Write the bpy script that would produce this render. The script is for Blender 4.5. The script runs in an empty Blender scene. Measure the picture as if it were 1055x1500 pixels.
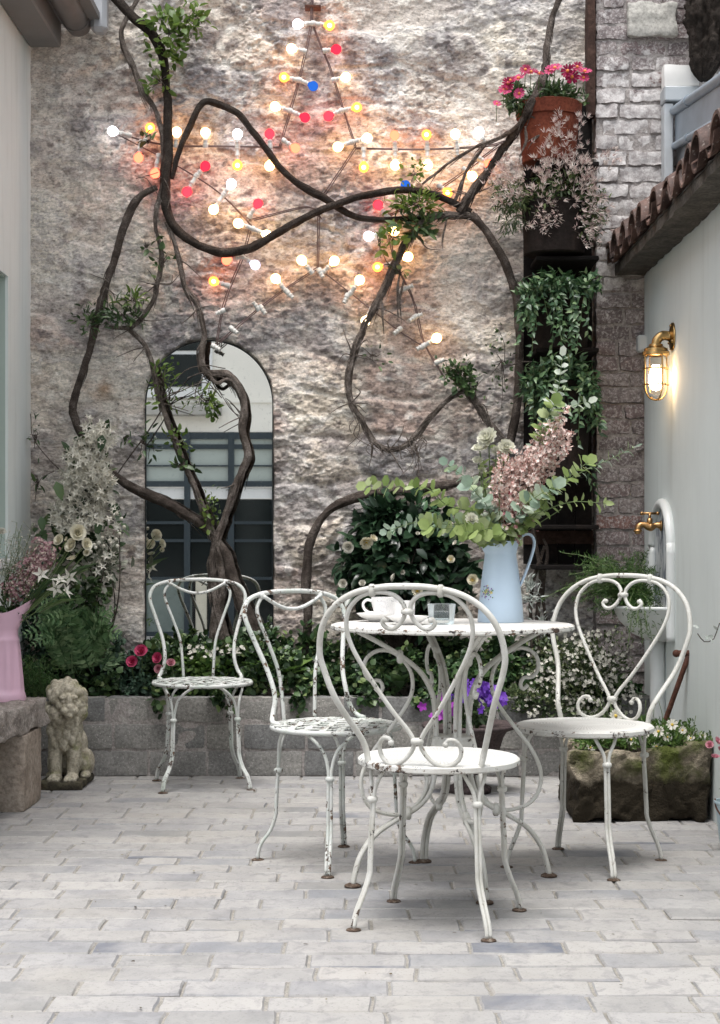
import bpy, math, random
import numpy as np
from mathutils import Vector
random.seed(7); RNG = np.random.default_rng(11)
R = math.radians
S = bpy.context.scene; COL = S.collection

# ------------------------------------------------------------------ camera
cam_data = bpy.data.cameras.new('camera'); cam = bpy.data.objects.new('camera', cam_data); COL.objects.link(cam)
cam.location = (0, 0, 1.0); cam.rotation_euler = (R(90), 0, 0)
cam_data.sensor_fit = 'HORIZONTAL'; cam_data.sensor_width = 36.0
F = 2400.0; cam_data.lens = 36.0*F/1055.0; cam_data.shift_y = 44.0/1055.0
cam_data.clip_start = 0.05; cam_data.clip_end = 400
S.camera = cam

# ------------------------------------------------------------------ sky, sun, exposure
SUN_EL, SUN_AZ = R(74), R(200)       # azimuth clockwise from +Y
W = bpy.data.worlds.new('World'); S.world = W; W.use_nodes = True
wn = W.node_tree; bg = wn.nodes['Background']
sky = wn.nodes.new('ShaderNodeTexSky'); sky.sky_type = 'NISHITA'; sky.sun_disc = False
sky.sun_elevation = SUN_EL; sky.sun_rotation = SUN_AZ; sky.dust_density = 4.0; sky.air_density = 1.0
hs = wn.nodes.new('ShaderNodeHueSaturation'); hs.inputs['Saturation'].default_value = 0.28
wn.links.new(sky.outputs[0], hs.inputs['Color']); wn.links.new(hs.outputs[0], bg.inputs['Color'])
bg.inputs['Strength'].default_value = 0.15
sl = bpy.data.lights.new('sun', 'SUN'); sl.energy = 1.2; sl.angle = R(22); sl.color = (1.0, 0.975, 0.95)
so = bpy.data.objects.new('sun', sl); COL.objects.link(so)
sd = Vector((math.sin(SUN_AZ)*math.cos(SUN_EL), math.cos(SUN_AZ)*math.cos(SUN_EL), math.sin(SUN_EL)))
so.rotation_euler = sd.to_track_quat('Z', 'Y').to_euler()
S.view_settings.view_transform = 'Standard'; S.view_settings.look = 'None'
S.view_settings.gamma = 1.0; S.view_settings.exposure = 1.12
S.cycles.max_bounces = 6; S.cycles.diffuse_bounces = 4; S.cycles.glossy_bounces = 4
S.cycles.transparent_max_bounces = 8; S.cycles.transmission_bounces = 6; S.cycles.caustics_reflective = False; S.cycles.caustics_refractive = False
S.cycles.sample_clamp_indirect = 4.0
S.cycles.use_denoising = True

def P(px, py, Y):
    """a point of the photograph (1055 x 1500) at distance Y, in metres"""
    return np.array([(px-527.5)*Y/F, Y, 1.0-(py-794.0)*Y/F])

# ------------------------------------------------------------------ noise
def _h(ix, iy, iz, s):
    h = (ix.astype(np.int64)*374761393 + iy.astype(np.int64)*668265263 + iz.astype(np.int64)*2147483647 + s*1274126177) & 0xffffffff
    h = ((h ^ (h >> 13))*1274126177) & 0xffffffff
    h = ((h ^ (h >> 16))*2246822519) & 0xffffffff
    return ((h ^ (h >> 15)) & 0xffffff)/float(0xffffff)
def vnoise(x, y, z, s=0):
    x = np.asarray(x, float); y = np.asarray(y, float)+0*x; z = np.asarray(z, float)+0*x
    ix = np.floor(x); iy = np.floor(y); iz = np.floor(z)
    fx = x-ix; fy = y-iy; fz = z-iz
    fx = fx*fx*fx*(fx*(fx*6-15)+10); fy = fy*fy*fy*(fy*(fy*6-15)+10); fz = fz*fz*fz*(fz*(fz*6-15)+10)
    r = 0
    for dx in (0, 1):
        wx = fx if dx else 1-fx
        for dy in (0, 1):
            wy = fy if dy else 1-fy
            for dz in (0, 1):
                wz = fz if dz else 1-fz
                r = r + _h(ix+dx, iy+dy, iz+dz, s)*wx*wy*wz
    return r*2-1
def fbm(x, y, z, oct=4, s=0, gain=.5):
    a = 1.0; t = 0; n = 0
    for o in range(oct):
        t = t + a*vnoise(x*2**o+o*7.3, np.asarray(y)*2**o+o*3.1, np.asarray(z)*2**o+o*5.7, s+o); n += a; a *= gain
    return t/n
def sstep(a, b, x):
    t = np.clip((x-a)/(b-a), 0, 1); return t*t*(3-2*t)

# ------------------------------------------------------------------ mesh collector
ORIGIN = {}
class MB:
    def __init__(self): self.v = []; self.f = {3: [], 4: []}; self.m = {3: [], 4: []}; self.n = 0; self.ng = []
    def add(self, verts, tris=None, quads=None, mi=0):
        verts = np.asarray(verts, float).reshape(-1, 3)
        for k, a in ((3, tris), (4, quads)):
            if a is not None and len(a):
                a = np.asarray(a, np.int64).reshape(-1, k)+self.n
                self.f[k].append(a); self.m[k].append(np.full(len(a), mi, np.int32))
        self.v.append(verts); self.n += len(verts); return self
    def polys(self, verts, faces, mi=0):
        self.add(verts, [f for f in faces if len(f) == 3], [f for f in faces if len(f) == 4], mi)
        return self
    def box(self, lo, hi, mi=0, bev=0.0):
        x0, y0, z0 = lo; x1, y1, z1 = hi
        if bev <= 0:
            v = [(x, y, z) for z in (z0, z1) for y in (y0, y1) for x in (x0, x1)]
            return self.polys(v, [(0, 2, 3, 1), (4, 5, 7, 6), (0, 1, 5, 4), (2, 6, 7, 3), (0, 4, 6, 2), (1, 3, 7, 5)], mi)
        c = np.array([(x0+x1)/2, (y0+y1)/2, (z0+z1)/2]); h = np.array([(x1-x0)/2, (y1-y0)/2, (z1-z0)/2]); b = min(bev, .45*min(h)*2)
        V = []; idx = {}
        for sx in (-1, 1):
            for sy in (-1, 1):
                for sz in (-1, 1):
                    s = np.array([sx, sy, sz])
                    for ax in range(3):
                        p = s*(h-b); p[ax] = s[ax]*h[ax]; idx[(sx, sy, sz, ax)] = len(V); V.append(c+p)
        fs = []
        for ax in range(3):
            o = [a for a in range(3) if a != ax]
            for s in (-1, 1):
                q = []
                for a, b2 in ((-1, -1), (1, -1), (1, 1), (-1, 1)):
                    k = [0, 0, 0]; k[ax] = s; k[o[0]] = a; k[o[1]] = b2; q.append(idx[(*k, ax)])
                fs.append(q)
            # edges parallel to ax
            for a in (-1, 1):
                for b2 in (-1, 1):
                    k0 = [0, 0, 0]; k0[o[0]] = a; k0[o[1]] = b2; k1 = list(k0); k0[ax] = -1; k1[ax] = 1
                    fs.append([idx[(*k0, o[0])], idx[(*k1, o[0])], idx[(*k1, o[1])], idx[(*k0, o[1])]])
        for sx in (-1, 1):
            for sy in (-1, 1):
                for sz in (-1, 1): fs.append([idx[(sx, sy, sz, 0)], idx[(sx, sy, sz, 1)], idx[(sx, sy, sz, 2)]])
        V = np.array(V); out = []
        for f in fs:
            p = V[f]; n = np.cross(p[1]-p[0], p[2]-p[0])
            out.append(f if np.dot(n, p.mean(0)-c) > 0 else f[::-1])
        return self.polys(V, out, mi)
    def tube(self, pts, rad, seg=8, mi=0, caps=True, mod=None, closed=False):
        pts = np.asarray(pts, float); n = len(pts); rad = np.broadcast_to(np.asarray(rad, float), (n,))
        if closed: T = np.roll(pts, -1, 0)-np.roll(pts, 1, 0)
        else: T = np.gradient(pts, axis=0)
        T = T/np.maximum(np.linalg.norm(T, axis=1, keepdims=True), 1e-9)
        a = np.array([0, 0, 1.0]) if abs(T[0][2]) < .9 else np.array([1.0, 0, 0])
        N = np.cross(T[0], a); N /= np.linalg.norm(N); Ns = [N]
        for i in range(1, n):
            N = N-T[i]*np.dot(N, T[i]); N /= max(np.linalg.norm(N), 1e-9); Ns.append(N)
        Ns = np.array(Ns); Bs = np.cross(T, Ns)
        th = np.linspace(0, 2*np.pi, seg, endpoint=False)
        rr = rad[:, None]*np.ones(seg)
        if mod is not None: rr = rr*mod(np.arange(n)[:, None], th[None, :])
        V = pts[:, None, :]+rr[..., None]*(np.cos(th)[None, :, None]*Ns[:, None, :]+np.sin(th)[None, :, None]*Bs[:, None, :])
        V = V.reshape(-1, 3); i = np.arange(n if closed else n-1)[:, None]; j = np.arange(seg)[None, :]; j2 = (j+1) % seg; i2 = (i+1) % n
        Q = np.stack([i*seg+j, i*seg+j2, i2*seg+j2, i2*seg+j], -1).reshape(-1, 4)
        tr = None
        if caps and not closed:
            V = np.vstack([V, pts[0], pts[-1]]); jj = np.arange(seg); k = (jj+1) % seg
            tr = np.vstack([np.stack([np.full(seg, n*seg), k, jj], -1), np.stack([np.full(seg, n*seg+1), (n-1)*seg+jj, (n-1)*seg+k], -1)])
        return self.add(V, tr, Q, mi)
    def lathe(self, prof, c=(0, 0, 0), seg=32, mi=0, a0=0, a1=2*math.pi, M=None, caps=False):
        prof = np.asarray(prof, float); n = len(prof); full = abs(a1-a0-2*math.pi) < 1e-6
        th = np.linspace(a0, a1, seg, endpoint=not full)
        V = np.stack([prof[:, None, 0]*np.cos(th), prof[:, None, 0]*np.sin(th), prof[:, None, 1]+0*th], -1).reshape(-1, 3)
        if M is not None: V = V @ np.asarray(M).T
        V = V+np.asarray(c)
        i = np.arange(n-1)[:, None]; j = np.arange(seg if full else seg-1)[None, :]; j2 = (j+1) % seg
        Q = np.stack([i*seg+j, i*seg+j2, (i+1)*seg+j2, (i+1)*seg+j], -1).reshape(-1, 4)
        return self.add(V, None, Q, mi)
    def ball(self, c, r, seg=14, rings=9, mi=0, M=None):
        r = np.broadcast_to(np.asarray(r, float), (3,)); a = np.linspace(0, np.pi, rings+1)
        prof = np.stack([np.sin(a), -np.cos(a)], -1)
        MM = np.diag(r) if M is None else np.asarray(M) @ np.diag(r)
        return self.lathe(prof, c, seg, mi, M=MM)
    def build(self, name, mats, parent=None, world=True, smooth=True, loc=None, attr=None, auto=None):
        V = np.concatenate(self.v) if self.v else np.zeros((0, 3))
        off = np.zeros(3)
        if parent is not None: off = ORIGIN.get(parent.name, np.zeros(3)) if world else np.zeros(3)
        elif loc is not None: off = np.asarray(loc, float)
        me = bpy.data.meshes.new(name)
        F3 = np.concatenate(self.f[3]) if self.f[3] else np.zeros((0, 3), np.int64)
        F4 = np.concatenate(self.f[4]) if self.f[4] else np.zeros((0, 4), np.int64)
        M3 = np.concatenate(self.m[3]) if self.m[3] else np.zeros(0, np.int32)
        M4 = np.concatenate(self.m[4]) if self.m[4] else np.zeros(0, np.int32)
        me.vertices.add(len(V)); me.vertices.foreach_set('co', (V-off).astype(np.float32).ravel())
        L = np.concatenate([F3.ravel(), F4.ravel()]).astype(np.int32)
        me.loops.add(len(L)); me.loops.foreach_set('vertex_index', L)
        npol = len(F3)+len(F4); me.polygons.add(npol)
        st = np.concatenate([np.arange(len(F3))*3, len(F3)*3+np.arange(len(F4))*4]).astype(np.int32)
        me.polygons.foreach_set('loop_start', st)
        me.polygons.foreach_set('material_index', np.concatenate([M3, M4]).astype(np.int32))
        me.polygons.foreach_set('use_smooth', np.full(npol, bool(smooth)))
        for m in (mats if isinstance(mats, (list, tuple)) else [mats]): me.materials.append(m)
        if attr:
            for k, a in attr.items():
                if a.ndim == 1:
                    at = me.attributes.new(k, 'FLOAT', 'POINT'); at.data.foreach_set('value', a.astype(np.float32))
                else:
                    at = me.attributes.new(k, 'FLOAT_COLOR', 'POINT'); at.data.foreach_set('color', np.hstack([a, np.ones((len(a), 1))]).astype(np.float32).ravel())
        me.update(calc_edges=True); me.validate()
        if auto: me.set_sharp_from_angle(angle=R(auto))
        o = bpy.data.objects.new(name, me); COL.objects.link(o)
        if parent is not None: o.parent = parent; ORIGIN[o.name] = off
        else: o.location = off; ORIGIN[o.name] = off
        return o

def tag(o, label=None, cat=None, group=None, kind=None):
    if label: o['label'] = label
    if cat: o['category'] = cat
    if group: o['group'] = group
    if kind: o['kind'] = kind
    return o
def thing(name, label, cat, loc=(0, 0, 0), rz=0, group=None):
    o = bpy.data.objects.new(name, None); COL.objects.link(o); o.empty_display_size = .05
    o.location = loc; o.rotation_euler = (0, 0, rz); ORIGIN[o.name] = np.array(loc, float)
    return tag(o, label, cat, group)
def copy_tree(o, parent=None):
    c = o.copy(); COL.objects.link(c); c.parent = parent
    for ch in list(o.children): copy_tree(ch, c)
    return c

def spline(pts, step=.02, extra=None):
    """Catmull-Rom through pts (n,k) resampled about every step (first three columns are space)"""
    p = np.asarray(pts, float); p = np.vstack([2*p[0]-p[1], p, 2*p[-1]-p[-2]]); out = []
    for i in range(1, len(p)-2):
        a, b, c, d = p[i-1:i+3]; k = max(2, int(np.linalg.norm((c-b)[:3])/step)+1)
        t = np.linspace(0, 1, k, endpoint=False)[:, None]
        out.append(.5*((2*b)+(-a+c)*t+(2*a-5*b+4*c-d)*t**2+(-a+3*b-3*c+d)*t**3))
    out.append(p[-2][None]); return np.vstack(out)

# ------------------------------------------------------------------ leaves
LEAF = dict(t=np.array([0, .3, .3, .3, .7, .7, .7, 1]), s=np.array([0, .5, 0, -.5, .38, 0, -.38, 0]), c=np.array([0, .07, 0, .07, .02, -.05, .02, -.14]))
DISC = dict(t=np.array([0, .22, .22, .22, .75, .75, .75, 1]), s=np.array([0, .46, 0, -.46, .46, 0, -.46, 0]), c=np.array([0, .05, 0, .05, .03, -.02, .03, -.05]))
PETAL = dict(t=np.array([0, .45, .45, .45, .85, .85, .85, 1]), s=np.array([0, .38, 0, -.38, .46, 0, -.46, 0]), c=np.array([0, .1, .04, .1, .12, .06, .12, .02]))
CUP = dict(t=np.array([0, .35, .35, .35, .8, .8, .8, .95]), s=np.array([0, .5, 0, -.5, .5, 0, -.5, 0]), c=np.array([0, .22, .12, .22, .5, .32, .5, .5]))
SHARP = dict(t=np.array([0, .25, .25, .25, .6, .6, .6, 1]), s=np.array([0, .5, 0, -.5, .3, 0, -.3, 0]), c=np.array([0, .04, 0, .04, 0, -.05, 0, -.12]))
LT = np.array([(0, 2, 1), (0, 3, 2), (4, 5, 7), (5, 6, 7)]); LQ = np.array([(1, 2, 5, 4), (2, 3, 6, 5)])
def unit(a): return a/np.maximum(np.linalg.norm(a, axis=-1, keepdims=True), 1e-9)
def leaves(mb, p, d, n, L, Wd, kind=LEAF, mi=0):
    p = np.atleast_2d(p); d = unit(np.atleast_2d(d)+0*p); n = np.atleast_2d(n)+0*p
    s = unit(np.cross(d, n)); n = np.cross(s, d); k = len(p)
    L = np.broadcast_to(np.asarray(L, float), (k,))[:, None, None]; Wd = np.broadcast_to(np.asarray(Wd, float), (k,))[:, None, None]
    V = p[:, None, :]+L*kind['t'][None, :, None]*d[:, None, :]+Wd*kind['s'][None, :, None]*s[:, None, :]+L*kind['c'][None, :, None]*n[:, None, :]
    b = (np.arange(k)*8)[:, None, None]
    mb.add(V.reshape(-1, 3), (LT[None]+b).reshape(-1, 3), (LQ[None]+b).reshape(-1, 4), mi)
def rdir(n, up=0.0):
    v = RNG.normal(size=(n, 3)); v[:, 2] += up; return unit(v)
def clump_points(c, r, n, k, spread=.33, shell=.55, flat=None):
    """n points in k clumps spread through an ellipsoid"""
    c = np.asarray(c, float); r = np.asarray(r, float)
    u = rdir(k)*(shell+(1-shell)*RNG.random((k, 1)))
    cc = c+u*r*(1-spread*.6)
    i = RNG.integers(0, k, n); q = RNG.normal(size=(n, 3))*.5*spread
    return cc[i]+q*r, cc
def bush(mb, c, r, n, k, L, Wd, kind=LEAF, mi=0, up=.25, spread=.33, shell=.5, droop=0.0):
    p, cc = clump_points(c, r, n, k, spread, shell)
    out = unit(p-np.asarray(c)+np.array([0, 0, 1e-3])); d = unit(out*.7+rdir(n)*.8+np.array([0, -.15, up-droop]))
    nn = unit(out*.6+rdir(n)*.6+np.array([0, -.2, .7]))
    s = RNG.uniform(.65, 1.25, n)
    leaves(mb, p, d, nn, L*s, Wd*s, kind, mi); return p, cc
def twigs(mb, base, tips, r0=.004, r1=.0015, mi=1, sag=.1):
    base = np.asarray(base, float)
    for t in tips:
        m = (base*.5+t*.5)+RNG.normal(size=3)*.02*np.linalg.norm(t-base)/.2
        pts = spline([base+RNG.normal(size=3)*.006, m, t], .03); mb.tube(pts, np.linspace(r0, r1, len(pts)), 5, mi)

# ------------------------------------------------------------------ materials
def newmat(name, col=(.5, .5, .5), rough=.6, metal=0.0, spec=.5):
    m = bpy.data.materials.new(name); m.use_nodes = True; nt = m.node_tree; b = nt.nodes['Principled BSDF']
    b.inputs['Base Color'].default_value = (*col, 1); b.inputs['Roughness'].default_value = rough; b.inputs['Metallic'].default_value = metal
    b.inputs['Specular IOR Level'].default_value = spec
    return m, nt, b
def N(nt, t, **kw):
    n = nt.nodes.new('ShaderNode'+t)
    for k, v in kw.items():
        if hasattr(n, k): setattr(n, k, v)
        else: n.inputs[k].default_value = v
    return n
def coords(nt, kind='Object', scale=(1, 1, 1)):
    if kind == 'World': src = N(nt, 'NewGeometry').outputs['Position']
    else: src = N(nt, 'TexCoord').outputs[kind]
    if scale == (1, 1, 1): return src
    mp = N(nt, 'Mapping'); mp.inputs['Scale'].default_value = scale; nt.links.new(src, mp.inputs['Vector']); return mp.outputs[0]
def noise(nt, vec, scale, detail=4, rough=.55, dist=0.0):
    n = N(nt, 'TexNoise'); n.inputs['Scale'].default_value = scale; n.inputs['Detail'].default_value = detail
    n.inputs['Roughness'].default_value = rough; n.inputs['Distortion'].default_value = dist; nt.links.new(vec, n.inputs['Vector']); return n.outputs['Fac']
def ramp(nt, fac, stops, interp='LINEAR'):
    r = N(nt, 'ValToRGB'); e = r.color_ramp.elements; r.color_ramp.interpolation = interp
    while len(e) < len(stops): e.new(.5)
    for i, (p, c) in enumerate(stops):
        e[i].position = p; c = c if hasattr(c, '__len__') else (c, c, c); e[i].color = (*c, 1)
    nt.links.new(fac, r.inputs['Fac']); return r.outputs['Color']
def mix(nt, fac, a, b, mode='MIX'):
    n = N(nt, 'Mix', data_type='RGBA', blend_type=mode)
    for sock, v in ((n.inputs[0], fac), (n.inputs[6], a), (n.inputs[7], b)):
        if hasattr(v, 'is_output') or isinstance(v, bpy.types.NodeSocket): nt.links.new(v, sock)
        elif hasattr(v, '__len__'): sock.default_value = (*v, 1)
        else: sock.default_value = v
    return n.outputs[2]
def bump(nt, b, h, strength=.5, dist=.01):
    n = N(nt, 'Bump'); n.inputs['Strength'].default_value = strength; n.inputs['Distance'].default_value = dist
    nt.links.new(h, n.inputs['Height']); nt.links.new(n.outputs[0], b.inputs['Normal'])
def island(nt): return N(nt, 'NewGeometry').outputs['Random Per Island']

def leafmat(name, stops, rough=.45, trans=.25, spec=.4):
    m, nt, b = newmat(name, rough=rough, spec=spec)
    c = ramp(nt, island(nt), stops); v = noise(nt, coords(nt), 60, 2)
    c = mix(nt, .35, c, mix(nt, 1, c, ramp(nt, v, [(.3, .55), (.7, 1.0)]), 'MULTIPLY'))
    nt.links.new(c, b.inputs['Base Color'])
    t = N(nt, 'BsdfTranslucent'); nt.links.new(c, t.inputs['Color']); mx = N(nt, 'MixShader'); mx.inputs[0].default_value = trans
    nt.links.new(b.outputs[0], mx.inputs[1]); nt.links.new(t.outputs[0], mx.inputs[2])
    nt.links.new(mx.outputs[0], nt.nodes['Material Output'].inputs['Surface']); return m
def barkmat(name, c0, c1, c2, scale=1.0):
    m, nt, b = newmat(name, rough=.9, spec=.2); v = coords(nt)
    n1 = noise(nt, v, 18*scale, 6, .65); n2 = noise(nt, v, 150*scale, 5, .7)
    c = mix(nt, ramp(nt, n2, [(.35, 0), (.7, 1)]), ramp(nt, n1, [(.3, c0), (.5, c1), (.72, c2)]), c0); nt.links.new(c, b.inputs['Base Color'])
    bump(nt, b, n2, 1.0, .012); return m
def chipmat(name, paint, amount=.36, tint=None, rough=.5):
    m, nt, b = newmat(name, rough=rough, spec=.35); v = coords(nt, 'World')
    a = noise(nt, v, 75, 6, .75); big = noise(nt, v, 17, 4, .65)
    mm = N(nt, 'Math', operation='MULTIPLY'); nt.links.new(a, mm.inputs[0]); nt.links.new(big, mm.inputs[1])
    chip = ramp(nt, mm.outputs[0], [(amount, 0), (amount+.018, 1)])
    base = mix(nt, ramp(nt, noise(nt, v, 12, 4, .6), [(.42, 0), (.68, 1)]), paint, tint or tuple(x*.84 for x in paint))
    base = mix(nt, ramp(nt, noise(nt, v, 140, 3, .6), [(.45, 0), (.75, .35)]), base, (.42, .38, .30))
    rust = ramp(nt, noise(nt, v, 40, 3), [(.4, (.035, .03, .03)), (.62, (.13, .075, .045))])
    c = mix(nt, chip, base, rust); nt.links.new(c, b.inputs['Base Color'])
    nt.links.new(ramp(nt, chip, [(0, rough), (1, .85)]), b.inputs['Roughness'])
    inv = N(nt, 'Math', operation='SUBTRACT'); inv.inputs[0].default_value = 1; nt.links.new(chip, inv.inputs[1])
    bump(nt, b, inv.outputs[0], .5, .0015); return m
def stonemat(name, stops, scale=12, bscale=60, bstr=.6, bdist=.006, rough=.92, moss=None, speck=None):
    m, nt, b = newmat(name, rough=rough, spec=.2); v = coords(nt, 'World')
    n1 = noise(nt, v, scale, 6, .62, .3); n2 = noise(nt, v, bscale, 5, .65)
    c = ramp(nt, n1, stops); c = mix(nt, ramp(nt, n2, [(.35, .55), (.6, 0)]), c, tuple(x*.35 for x in stops[0][1]))
    if speck: c = mix(nt, ramp(nt, noise(nt, v, bscale*1.6, 2), [(.62, 0), (.7, 1)]), c, speck)
    if moss:
        col, lo, hi = moss
        c = mix(nt, ramp(nt, noise(nt, v, scale*.55, 5, .6), [(lo, 0), (hi, 1)]), c, col)
    nt.links.new(c, b.inputs['Base Color']); bump(nt, b, n2, bstr, bdist); return m
def plain(name, col, rough=.5, metal=0.0, var=.12, scale=9, spec=.5, bstr=.15):
    m, nt, b = newmat(name, col, rough, metal, spec); v = coords(nt, 'World')
    n1 = noise(nt, v, scale, 5, .6)
    nt.links.new(ramp(nt, n1, [(.3, tuple(x*(1-var) for x in col)), (.7, tuple(min(1, x*(1+var*.5)) for x in col))]), b.inputs['Base Color'])
    if bstr: bump(nt, b, noise(nt, v, 90, 4), bstr, .002)
    return m

def rough_box(mb, lo, hi, res=.02, amp=.01, freq=12, seed=0, mi=0, round_=.0, skip=(), ang=None, piv=None):
    lo = np.array(lo, float); hi = np.array(hi, float)
    for ax in range(3):
        o = [a for a in range(3) if a != ax]
        na = max(1, int((hi-lo)[o[0]]/res)); nb = max(1, int((hi-lo)[o[1]]/res))
        A, B = np.meshgrid(np.linspace(lo[o[0]], hi[o[0]], na+1), np.linspace(lo[o[1]], hi[o[1]], nb+1), indexing='ij')
        for s in (0, 1):
            if (ax, s) in skip: continue
            V = np.zeros((A.size, 3)); V[:, o[0]] = A.ravel(); V[:, o[1]] = B.ravel(); V[:, ax] = (lo, hi)[s][ax]
            if round_ > 0:
                c = (lo+hi)/2; h = (hi-lo)/2; q = V-c; inner = np.clip(q, -(h-round_), h-round_); dd = q-inner
                ln = np.linalg.norm(dd, axis=1, keepdims=True); V = c+inner+np.where(ln > 1e-9, dd/np.maximum(ln, 1e-9)*np.minimum(ln, round_), 0)
            if amp > 0:
                D = np.stack([fbm(V[:, 0]*freq, V[:, 1]*freq, V[:, 2]*freq, 4, seed+k*11, .55) for k in range(3)], -1); V = V+D*amp
            if ang:
                ca, sa = math.cos(ang), math.sin(ang); q = V-np.array(piv); V = np.stack([q[:, 0]*ca-q[:, 1]*sa, q[:, 0]*sa+q[:, 1]*ca, q[:, 2]], -1)+np.array(piv)
            i = np.arange(na)[:, None]*(nb+1)+np.arange(nb)[None, :]
            Q = np.stack([i, i+nb+1, i+nb+2, i+1], -1).reshape(-1, 4)
            if (s == 0) ^ (ax == 1): Q = Q[:, ::-1]
            mb.add(V, None, Q, mi)
# ================================================================== SETTING
YW = 7.45                     # plane of the old stone wall
XL, XR = -1.490, 1.265        # faces of the two rendered walls
# ---- ground
g = MB(); g.box((-40, -40, -.3), (40, 40, -.012))
m_ground = plain('ground_grit', (.34, .33, .31), .95, scale=3)
o = g.build('ground', m_ground, smooth=False); tag(o, 'plain grit ground under and around the paved yard', 'ground', kind='structure')

# ---- brick paving, every brick a bevelled island
def paving():
    mb = MB(); px, py = .2330, .1215; gap = .0055; V = []; 
    y = -2.45; row = 0; boxes = []
    while y < 7.02:
        x = -2.9+RNG.uniform(0, px)
        while x < 2.9:
            L = px*(RNG.choice([1, 1, 1, 1, 1, .97, 1.03, .52]) if RNG.random() < .5 else 1)
            boxes.append((x, y, L)); x += L
        y += py*RNG.uniform(.985, 1.015); row += 1
    B = np.array(boxes); k = len(B); x0 = B[:, 0]+gap/2; x1 = B[:, 0]+B[:, 2]-gap/2; y0 = B[:, 1]+.0042; y1 = B[:, 1]+py-.0042
    z = RNG.normal(0, .0011, k); nx, ny = 6, 4; ins = .0045
    sx = np.array([-1, 0, 0.5, 1, 2]); 
    # grid per brick: rim ring low, rim ring mid, top grid with slight waviness
    u = np.concatenate([[0, 0], np.linspace(0, 1, nx), [1, 1]]); w = np.concatenate([[0, 0], np.linspace(0, 1, ny), [1, 1]])
    U, Wg = np.meshgrid(u, w, indexing='ij'); nu, nw = U.shape
    iu = np.arange(nu)[:, None]+0*Wg.astype(int); iw = np.arange(nw)[None, :]+0*iu
    outer = ((iu == 0) | (iu == nu-1) | (iw == 0) | (iw == nw-1)); mid = ((iu == 1) | (iu == nu-2) | (iw == 1) | (iw == nw-2)) & ~outer
    inn = np.where(outer | mid, 0, 1.0)
    X = x0[:, None, None]+(x1-x0)[:, None, None]*U; Y = y0[:, None, None]+(y1-y0)[:, None, None]*Wg
    cx = ((x0+x1)/2)[:, None, None]; cy = ((y0+y1)/2)[:, None, None]
    hx = ((x1-x0)/2)[:, None, None]; hy = ((y1-y0)/2)[:, None, None]
    fx = np.where(inn > 0, (hx-ins)/hx, 1); fy = np.where(inn > 0, (hy-ins)/hy, 1)
    X = cx+(X-cx)*fx; Y = cy+(Y-cy)*fy
    jx = fbm(X*14, Y*14, 0*X, 3, 5)*.006; jy = fbm(X*14, Y*14, 0*X+9, 3, 6)*.0045
    X = X+jx; Y = Y+jy
    tx = RNG.normal(0, .006, k)[:, None, None]; ty = RNG.normal(0, .008, k)[:, None, None]
    Z = z[:, None, None]+tx*(X-cx)+ty*(Y-cy)+fbm(X*12, Y*14, 0*X, 4, 17)*.0024
    Z = np.where(outer, -.03, np.where(mid, Z-.0050, Z))
    V = np.stack([X, Y, Z], -1).reshape(-1, 3)
    i = np.arange(nu-1)[:, None]*nw+np.arange(nw-1)[None, :]
    q = np.stack([i, i+nw, i+nw+1, i+1], -1).reshape(-1, 4)
    Q = (q[None]+(np.arange(k)*nu*nw)[:, None, None]).reshape(-1, 4)
    mb.add(V, None, Q)
    mb.box((-2.95, -2.5, -.02), (2.95, 7.05, -.0050), 1); return mb
m, nt, b = newmat('clay_paver', rough=.78, spec=.3); v = coords(nt, 'World'); vs = coords(nt, 'World', (1, .75, 1))
tone = ramp(nt, island(nt), [(0, (.22, .225, .23)), (.15, (.33, .325, .315)), (.3, (.25, .255, .27)), (.48, (.38, .375, .365)), (.62, (.28, .28, .28)), (.75, (.34, .335, .33)), (.88, (.225, .235, .255)), (.95, (.36, .345, .325)), (1, (.13, .145, .18))])
c = mix(nt, ramp(nt, noise(nt, vs, 5.5, 6, .62, .4), [(.40, 0), (.66, .6)]), tone, (.42, .415, .405))
c = mix(nt, ramp(nt, noise(nt, vs, 22, 6, .7, .6), [(.50, 0), (.64, .55)]), c, (.20, .20, .21))
c = mix(nt, ramp(nt, noise(nt, v, 2.2, 4, .6), [(.5, 0), (.75, .4)]), c, (.33, .315, .28))
c = mix(nt, ramp(nt, noise(nt, v, 120, 3, .7), [(.3, .6), (.42, 0)]), c, (.15, .145, .14)); c = mix(nt, 1, c, (.87, .855, .84), 'MULTIPLY')
nt.links.new(c, b.inputs['Base Color']); bump(nt, b, noise(nt, v, 60, 6, .7), .45, .003); m_paver = m
m_joint = stonemat('joint_sand', [(.3, (.19, .18, .16)), (.65, (.36, .34, .305))], 20, 200, .4, .001)
o = paving().build('paving', [m_paver, m_joint], smooth=True, auto=40)
tag(o, 'pale grey brick paving laid in rows across the yard', 'paving', kind='structure')

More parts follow.
